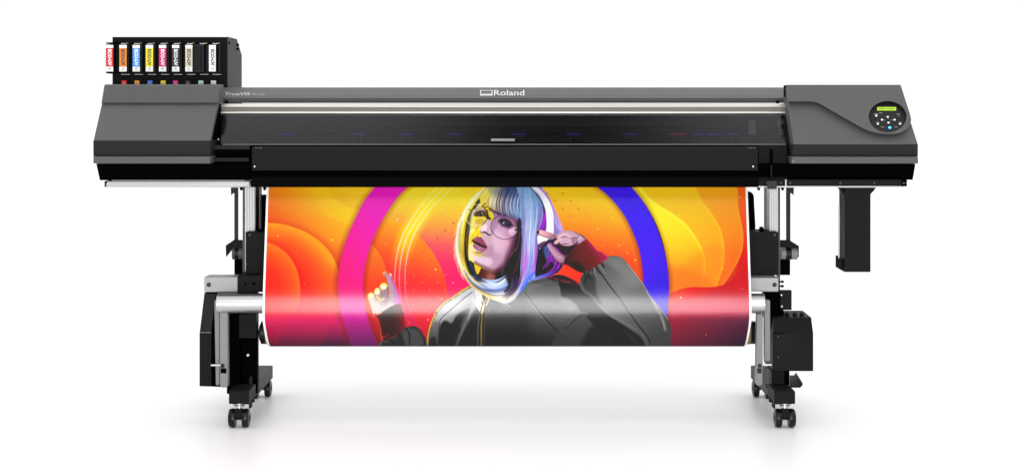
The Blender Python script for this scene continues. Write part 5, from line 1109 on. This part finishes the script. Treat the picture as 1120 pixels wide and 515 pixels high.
# ---- outer hair and headphones
poly([(586, 196), (592, 204), (599.5, 213.4), (606, 226.6), (612, 240), (617, 253), (616, 262), (606, 262), (604, 250), (604, 236), (598, 218), (588, 206)], ('lin', (592, 206), (612, 258), [(0, (130, 90, 190)), (.4, (196, 160, 226)), (.8, (206, 176, 232)), (1, (180, 140, 210))]), blur=.5)
strands([(589, 203), (600, 220), (606, 238), (606, 256)], [(593, 204), (603, 220), (611, 238), (617, 254)], 40, [(0, (170, 130, 210), (170, 190, 230)), (.5, (226, 200, 240), (150, 130, 200)), (1, (180, 110, 220), (220, 190, 236))], w=(.5, 1.1), alpha=(.4, .85), light=18, clip=hmask)
poly([(604.6, 240), (607, 244), (612, 254), (610, 258), (605, 256)], (120, 120, 180), blur=.8, alpha=.7)
line([(579, 204), (588, 212), (593.6, 221), (596.4, 231)], 2.2, (26, 34, 66), alpha=.85, blur=.8, taper=(.3, .6))
poly([(593.4, 226), (596.4, 231), (597.4, 240), (597.4, 250), (594, 252.6), (590, 250), (592.6, 242), (594, 234)], ('lin', (590, 228), (597, 252), [(0, (60, 20, 90)), (.5, (150, 6, 190)), (1, (120, 20, 150))]), blur=.4)
line([(596, 234), (595, 243), (592.6, 250)], 1.2, (190, 10, 220), alpha=.9, blur=.5)
line([(593.8, 228), (593, 238), (590.6, 248)], .8, (214, 170, 236), alpha=.8, blur=.4)
hp_ = [(576, 198), (583, 207), (589, 213), (594, 221.6), (597, 231), (598, 242), (597.6, 251), (598, 256), (604.6, 257), (605.8, 246), (605.6, 236), (603.6, 227), (600, 218.4), (594.6, 210.6), (588.4, 203.6), (584, 198)]
poly(hp_, ('lin', (584, 210), (604, 240), [(0, (214, 204, 232)), (.35, (238, 232, 246)), (.6, (255, 255, 255)), (1, (244, 238, 250))]), blur=.35)
line([(584, 204), (592, 211), (598, 220), (601.6, 230), (602.6, 244), (602, 255)], 2.0, (255, 255, 255), alpha=.8, blur=.9)
line([(590, 204), (597, 212), (602, 221), (605.6, 232), (606, 246)], .8, (150, 110, 200), alpha=.8, blur=.4)
poly([(588, 258), (594, 256), (600, 258), (598, 264), (594, 268), (590.6, 272), (588.6, 268)], (250, 248, 255), blur=.6)
# ---- right hand
handR = [(587, 250.4), (590.6, 250.6), (596, 252), (602, 253.8), (608.6, 256), (611, 254.6), (615, 252.4), (620, 251.4), (625.4, 252), (631, 254), (637, 256.8), (641, 260.6), (642.4, 264), (634, 272), (622, 284), (618, 289), (612, 288), (606, 282), (602, 274), (597.6, 267), (600, 265.4), (606, 266), (611, 262), (606, 260.4), (600, 260), (594, 257.6), (588, 255)]
rm = mask(handR, smooth=4)
poly(handR, ('lin', (600, 254), (628, 284), [(0, (206, 160, 170)), (.4, (176, 132, 150)), (.7, (110, 70, 90)), (1, (120, 90, 110))]), blur=.4, smooth=4)
poly([(603, 262), (610, 259.4), (614, 262), (620, 268), (630, 268), (626, 276), (616, 278), (610, 272), (604, 268)], (58, 20, 36), blur=1, alpha=.92)
poly([(608.6, 259), (612, 254.8), (618, 252.2), (625, 252.8), (632, 256), (637, 259), (632, 263), (627, 267), (620, 268.6), (614, 267), (612, 263)], (202, 164, 182), blur=.8, alpha=.95)
line([(611.4, 259.4), (615, 256.4), (620, 256), (624, 258.6)], 1.6, (236, 206, 222), alpha=.8, blur=.7); line([(613, 260.6), (618, 258.4), (622, 260.6), (626, 259.6)], .9, (90, 40, 60), alpha=.85, blur=.4)
poly([(605.8, 265), (608.6, 261.6), (613, 259.8), (615, 261.6), (611.6, 264.6), (608, 266.6)], (226, 186, 190), blur=.5, alpha=.95)
line([(614, 262), (618, 260), (623, 261.4), (620, 264.4), (616, 264.6)], 2.0, (220, 180, 196), alpha=.9, blur=.7); line([(612, 265.8), (616, 266), (621, 266)], .8, (70, 26, 46), alpha=.85, blur=.4)
ell(614, 265.2, 2.0, 1.0, (214, 176, 190), blur=.5, rot=-10)
line([(629, 259), (626.6, 262.6), (628, 266)], 1.2, (90, 50, 80), alpha=.85, blur=.6); line([(632.6, 258), (630, 262), (631, 266), (636, 266)], 1.0, (100, 60, 90), alpha=.8, blur=.6)
poly([(634, 258), (640, 261), (641, 265), (634, 268), (632, 263)], (214, 190, 216), blur=1.2, alpha=.7, clip=rm)
poly([(587.6, 251), (591, 251), (598, 253.2), (607.6, 256.4), (608, 258.6), (603, 259.8), (596, 258), (589, 255)], ('lin', (588, 252), (608, 258), [(0, (240, 190, 190)), (.5, (222, 164, 176)), (1, (150, 96, 110))]), blur=.4)
line([(589, 255.6), (596, 258.6), (603, 260.2)], .8, (96, 40, 60), alpha=.8, blur=.4); ell(588.4, 253.2, 1.3, 2.4, (70, 44, 34), blur=.4); line([(588.4, 250.8), (590.4, 251)], .8, (160, 130, 80), blur=.3)
poly([(598, 266.6), (602, 267.4), (607, 271.6), (612.6, 276.6), (617, 280), (616, 286), (610, 285), (605.4, 279.4), (601, 272.6)], (176, 136, 158), blur=.8, alpha=.95)
line([(599, 267.2), (603, 272.6), (608, 278.6), (613, 281.6)], 1.5, (214, 176, 196), alpha=.8, blur=.8)
line([(601.6, 264), (606.4, 268.8), (612, 274.6), (614.4, 277)], 1.5, (130, 10, 170), alpha=.9, blur=.5); ell(598, 266.8, 1.0, .9, (40, 10, 30), blur=.4)
poly([(588, 268), (593, 264), (599, 262.6), (603, 261), (605, 264), (600, 265.6), (596, 268), (592, 272)], (60, 30, 70), blur=.8, alpha=.8)
# right cuff
cuffR = [(616.8, 287.2), (619.6, 280), (624.6, 274), (631, 268), (637, 263.6), (641.6, 260.8), (645, 264.4), (649.4, 269.4), (653.6, 274), (658, 275), (661.4, 277.6), (664.8, 281), (661, 284.6), (655.6, 288), (648.6, 292.4), (642.4, 295.6), (637.2, 297.6), (631.8, 296), (625.6, 292.6), (620.6, 289.4)]
ckm = mask(cuffR)
poly(cuffR, ('lin', (622, 292), (652, 268), [(0, (66, 2, 26)), (.4, (98, 4, 38)), (.75, (124, 6, 46)), (1, (190, 8, 90))]), blur=.4)
line([(642, 261.4), (648, 268), (653.6, 274.2), (658, 275.4), (664, 281)], 1.6, (206, 8, 110), alpha=.85, blur=.6, clip=ckm)
for k in range(9):
    a0, b0 = np.array((618.6, 285.5)) * (1 - k / 8) + np.array((643, 263)) * k / 8, np.array((633, 296.5)) * (1 - k / 8) + np.array((662, 281.5)) * k / 8
    line([tuple(a0), tuple((a0 + b0) / 2 + (0, .8)), tuple(b0)], 1.0, (44, 0, 18), alpha=.5, blur=.7, clip=ckm)
    line([tuple(a0 + 1.4), tuple((a0 + b0) / 2 + (1.4, 2)), tuple(b0 + .6)], .8, (150, 14, 60), alpha=.35, blur=.6, clip=ckm)
poly([(624, 286), (632, 286), (640, 294), (636, 298), (628, 294)], (40, 0, 18), blur=1.8, alpha=.75, clip=ckm)
# ---- glasses
ell(521, 235.4, 11.6, 12, (255, 246, 190), blur=.6, alpha=.16)
ring(521, 235.2, 11.9, 12.2, .75, (236, 228, 150), a0=100, a1=300, blur=.35, alpha=.95); ring(521, 235.2, 11.9, 12.2, .7, (40, 30, 20), a0=-60, a1=60, blur=.35, alpha=.95); ring(521, 235.2, 11.9, 12.2, .7, (190, 180, 120), a0=60, a1=100, blur=.35, alpha=.9)
line([(513, 228.6), (515, 229.6)], .8, (60, 60, 40), blur=.3)
ell(551.3, 248.2, 14.2, 12.4, (236, 220, 250), blur=.6, alpha=.10)
ring(551.6, 248.4, 15.0, 12.5, .6, (40, 32, 44), blur=.35, alpha=.85, rot=16)
ring(551.6, 248.4, 14.2, 11.7, .5, (230, 220, 240), blur=.35, alpha=.35, rot=12, a0=20, a1=120)
line([(532.8, 236.6), (534.6, 237.4), (537.2, 239)], 1.1, (24, 18, 20), blur=.35); line([(563.6, 251), (567, 250.6), (570.4, 251.2)], 1.4, (22, 10, 24), blur=.4); line([(566.6, 243), (567.6, 247), (566.4, 252)], 1.8, (20, 8, 22), alpha=.9, blur=.5)
# harder studio contrast on face, hair and right hand
cm_ = np.maximum(hmask, rm)[..., None] * .9
art[:] = art * (1 - cm_) + np.clip((art - 132) * 1.12 + 126, 0, 255) * cm_
# fine printed grain
art += (arng.randn(AH // 2 + 1, AW // 2 + 1, 1).repeat(2, 0).repeat(2, 1)[:AH, :AW] * 1.6).astype(np.float32)
art = np.clip(art, 0, 255)
# ---- the sheet: over the tension tube, round under it and up on to the take-up roll
TT = [(190, 12.5), (300, 13), (312, 12.4), (321, 9.8), (331, 6), (341, 2), (345, -4), (348, -18), (352, -32), (358, -42), (364, -44), (371, -50), (376, -60), (378, -78), (379, -88)]
py_ = [q[0] for q in TT]; tt_ = [q[1] for q in TT]
cur = [(.086, Z(197, .086))]
while True:
    Y, z = cur[-1]; py = HY + (H - z) * F / (D + Y)
    t = math.radians(float(np.interp(py, py_, tt_)))
    if py > 378.2 or t < math.radians(-81) or len(cur) > 4000: break
    cur.append((Y - math.sin(t) * .0006, z - math.cos(t) * .0006))
# ease into the horizontal
a0 = t
for k in range(60):
    a = a0 + (math.radians(-90) - a0) * (k + 1) / 60
    Y, z = cur[-1]; cur.append((Y - math.sin(a) * .0003, z - math.cos(a) * .0003))
cu_ = np.array(cur); print('paper end', cur[-1], 'min Y', cu_[:, 0].min(), 'n', len(cur))
rcz = Z(RC_PY, RC_Y); Rr = .0455
# continue round the roll: start at the bottom tangent, one turn
endp = cu_[-1]; cy_, cz_ = endp[0] + .004, endp[1] + Rr
core.location = (core.location.x, cy_, cz_)
th = np.linspace(-math.pi / 2, math.pi * 1.35, 60)
turn = np.stack([cy_ + Rr * np.cos(th), cz_ + Rr * np.sin(th)], -1)
full = np.vstack([cu_, turn[1:]])
s = np.r_[0, np.cumsum(np.hypot(*np.diff(full, axis=0).T))]
front_len = s[len(cu_) - 1]
sv = np.r_[np.linspace(0, front_len, 520), np.linspace(front_len, s[-1], 50)[1:]]
PYZ = np.stack([np.interp(sv, s, full[:, 0]), np.interp(sv, s, full[:, 1])], -1)
xl, xr = X(291.6, .08), X(817.7, .08)
xs = np.linspace(xl, xr, 1060)
NV, NU = len(PYZ), len(xs)
XX, YY = np.meshgrid(xs, PYZ[:, 0]); _, ZZ = np.meshgrid(xs, PYZ[:, 1])
pxs = CX + XX * F / (D + YY); pys = HY + (H - ZZ) * F / (D + YY)
fi = np.clip((pxs - AX0) * SS - .5, 0, AW - 2); fj = np.clip((np.minimum(pys, 380) - AY0) * SS - .5, 0, AH - 2)
i0 = fi.astype(int); j0 = fj.astype(int); fx = (fi - i0)[..., None]; fy = (fj - j0)[..., None]
colv = (art[j0, i0] * (1 - fx) * (1 - fy) + art[j0, i0 + 1] * fx * (1 - fy) + art[j0 + 1, i0] * (1 - fx) * fy + art[j0 + 1, i0 + 1] * fx * fy) / 255.
lin = np.where(colv <= .04045, colv / 12.92, ((colv + .055) / 1.055) ** 2.4)
lin = np.clip(lin * .80 - .018, .0008, 1)
edge = np.minimum(XX - xl, xr - XX)
m_ = np.clip((edge - .0062) / .0008, 0, 1)[..., None]
lin = lin * m_ + .86 * (1 - m_)
back = (np.arange(NV) >= 520)[:, None, None]
lin = np.where(back, .86, lin)
verts = np.stack([XX, YY, ZZ], -1).reshape(-1, 3)
idx = np.arange(NV * NU).reshape(NV, NU)
quads = np.stack([idx[:-1, :-1], idx[1:, :-1], idx[1:, 1:], idx[:-1, 1:]], -1).reshape(-1, 4)
me = bpy.data.meshes.new('paper_print')
me.vertices.add(len(verts)); me.vertices.foreach_set('co', verts.ravel())
me.loops.add(quads.size); me.loops.foreach_set('vertex_index', quads.ravel().astype(np.int32))
me.polygons.add(len(quads)); me.polygons.foreach_set('loop_start', (np.arange(len(quads)) * 4).astype(np.int32)); me.polygons.foreach_set('loop_total', np.full(len(quads), 4, np.int32))
me.update(calc_edges=True)
me.polygons.foreach_set('use_smooth', np.ones(len(quads), bool))
ca = me.color_attributes.new('print', 'FLOAT_COLOR', 'POINT')
ca.data.foreach_set('color', np.concatenate([lin.reshape(-1, 3), np.ones((NV * NU, 1))], -1).astype(np.float32).ravel())
paper = bpy.data.objects.new('paper_print', me); C.objects.link(paper)
tag(paper, 'glossy poster print of a blue-haired woman in round glasses and headphones, hanging from the printer', 'poster')
m = bpy.data.materials.new('printed_gloss_paper'); m.use_nodes = True; nt = m.node_tree; b = nt.nodes['Principled BSDF']
at = nt.nodes.new('ShaderNodeAttribute'); at.attribute_name = 'print'; nt.links.new(at.outputs['Color'], b.inputs['Base Color'])
b.inputs['Roughness'].default_value = .6; b.inputs['Specular IOR Level'].default_value = 0
gl = nt.nodes.new('ShaderNodeBsdfGlossy'); gl.inputs['Roughness'].default_value = .20; gl.inputs['Color'].default_value = (1, 1, 1, 1)
mx = nt.nodes.new('ShaderNodeMixShader'); mx.inputs['Fac'].default_value = .033
nt.links.new(b.outputs[0], mx.inputs[1]); nt.links.new(gl.outputs[0], mx.inputs[2]); nt.links.new(mx.outputs[0], nt.nodes['Material Output'].inputs['Surface'])
me.materials.append(m)
#ART_END

# ------------------------------------------------------------------ light and camera
w = bpy.data.worlds.new('World'); scene.world = w; w.use_nodes = True; nt = w.node_tree
bg = nt.nodes['Background']
tc = nt.nodes.new('ShaderNodeTexCoord'); sp = nt.nodes.new('ShaderNodeSeparateXYZ'); nt.links.new(tc.outputs['Generated'], sp.inputs[0])
# white backdrop behind, dimmer studio in front, bright overhead softbox
r1 = nt.nodes.new('ShaderNodeMapRange'); r1.interpolation_type = 'SMOOTHSTEP'
r1.inputs['From Min'].default_value = -.75; r1.inputs['From Max'].default_value = .15; r1.inputs['To Min'].default_value = .12; r1.inputs['To Max'].default_value = 1.03
nt.links.new(sp.outputs['Y'], r1.inputs['Value'])
r2 = nt.nodes.new('ShaderNodeMapRange'); r2.interpolation_type = 'SMOOTHSTEP'
r2.inputs['From Min'].default_value = .25; r2.inputs['From Max'].default_value = .8; r2.inputs['To Min'].default_value = 0; r2.inputs['To Max'].default_value = .9
nt.links.new(sp.outputs['Z'], r2.inputs['Value'])
# dark patch put into the overhead glow to dim the cover's middle reflection
dx = nt.nodes.new('ShaderNodeMath'); dx.operation = 'SUBTRACT'; dx.inputs[1].default_value = .03; nt.links.new(sp.outputs['X'], dx.inputs[0])
dab = nt.nodes.new('ShaderNodeMath'); dab.operation = 'ABSOLUTE'; nt.links.new(dx.outputs[0], dab.inputs[0])
gx_ = nt.nodes.new('ShaderNodeMapRange'); gx_.interpolation_type = 'SMOOTHSTEP'; gx_.inputs['From Min'].default_value = .02; gx_.inputs['From Max'].default_value = .13; gx_.inputs['To Min'].default_value = .92; gx_.inputs['To Max'].default_value = 0
nt.links.new(dab.outputs[0], gx_.inputs['Value'])
gz_ = nt.nodes.new('ShaderNodeMapRange'); gz_.interpolation_type = 'SMOOTHSTEP'; gz_.inputs['From Min'].default_value = .80; gz_.inputs['From Max'].default_value = .88; nt.links.new(sp.outputs['Z'], gz_.inputs['Value'])
gm_ = nt.nodes.new('ShaderNodeMath'); gm_.operation = 'MULTIPLY'; nt.links.new(gx_.outputs['Result'], gm_.inputs[0]); nt.links.new(gz_.outputs['Result'], gm_.inputs[1])
gi_ = nt.nodes.new('ShaderNodeMath'); gi_.operation = 'SUBTRACT'; gi_.inputs[0].default_value = 1; nt.links.new(gm_.outputs[0], gi_.inputs[1])
ad = nt.nodes.new('ShaderNodeMath'); ad.operation = 'ADD'; nt.links.new(r1.outputs['Result'], ad.inputs[0]); nt.links.new(r2.outputs['Result'], ad.inputs[1])
fin_ = nt.nodes.new('ShaderNodeMath'); fin_.operation = 'MULTIPLY'; nt.links.new(ad.outputs[0], fin_.inputs[0]); nt.links.new(gi_.outputs[0], fin_.inputs[1])
bg.inputs['Color'].default_value = (1, 1, 1, 1); nt.links.new(fin_.outputs[0], bg.inputs['Strength'])

def area(name, loc, target, sx, sy, power):
    l = bpy.data.lights.new(name, 'AREA'); l.shape = 'RECTANGLE'; l.size = sx; l.size_y = sy; l.energy = power
    o = bpy.data.objects.new(name, l); C.objects.link(o); o.location = loc
    o.rotation_euler = (Vector(target) - Vector(loc)).to_track_quat('-Z', 'Y').to_euler(); return o
area('strip_softbox', (0, -7.5, .86), (0, 0, .86), 4.2, 1.66, 300)
area('key_softbox', (0, -6, 4.6), (0, 0, .8), 5, 1.5, 105)

cam = bpy.data.cameras.new('camera'); co = bpy.data.objects.new('camera', cam); C.objects.link(co)
co.location = (0, -D, H); co.rotation_euler = (math.radians(90), 0, 0)
cam.sensor_width = 36; cam.lens = F / 1120 * 36; cam.shift_y = -(257.0 - HY) / 1120; cam.clip_end = 500
scene.camera = co
scene.view_settings.view_transform = 'Standard'; scene.view_settings.look = 'None'; scene.view_settings.exposure = 0; scene.view_settings.gamma = 1
scene.render.engine = 'CYCLES'
scene.render.resolution_x = 1024; scene.render.resolution_y = 470
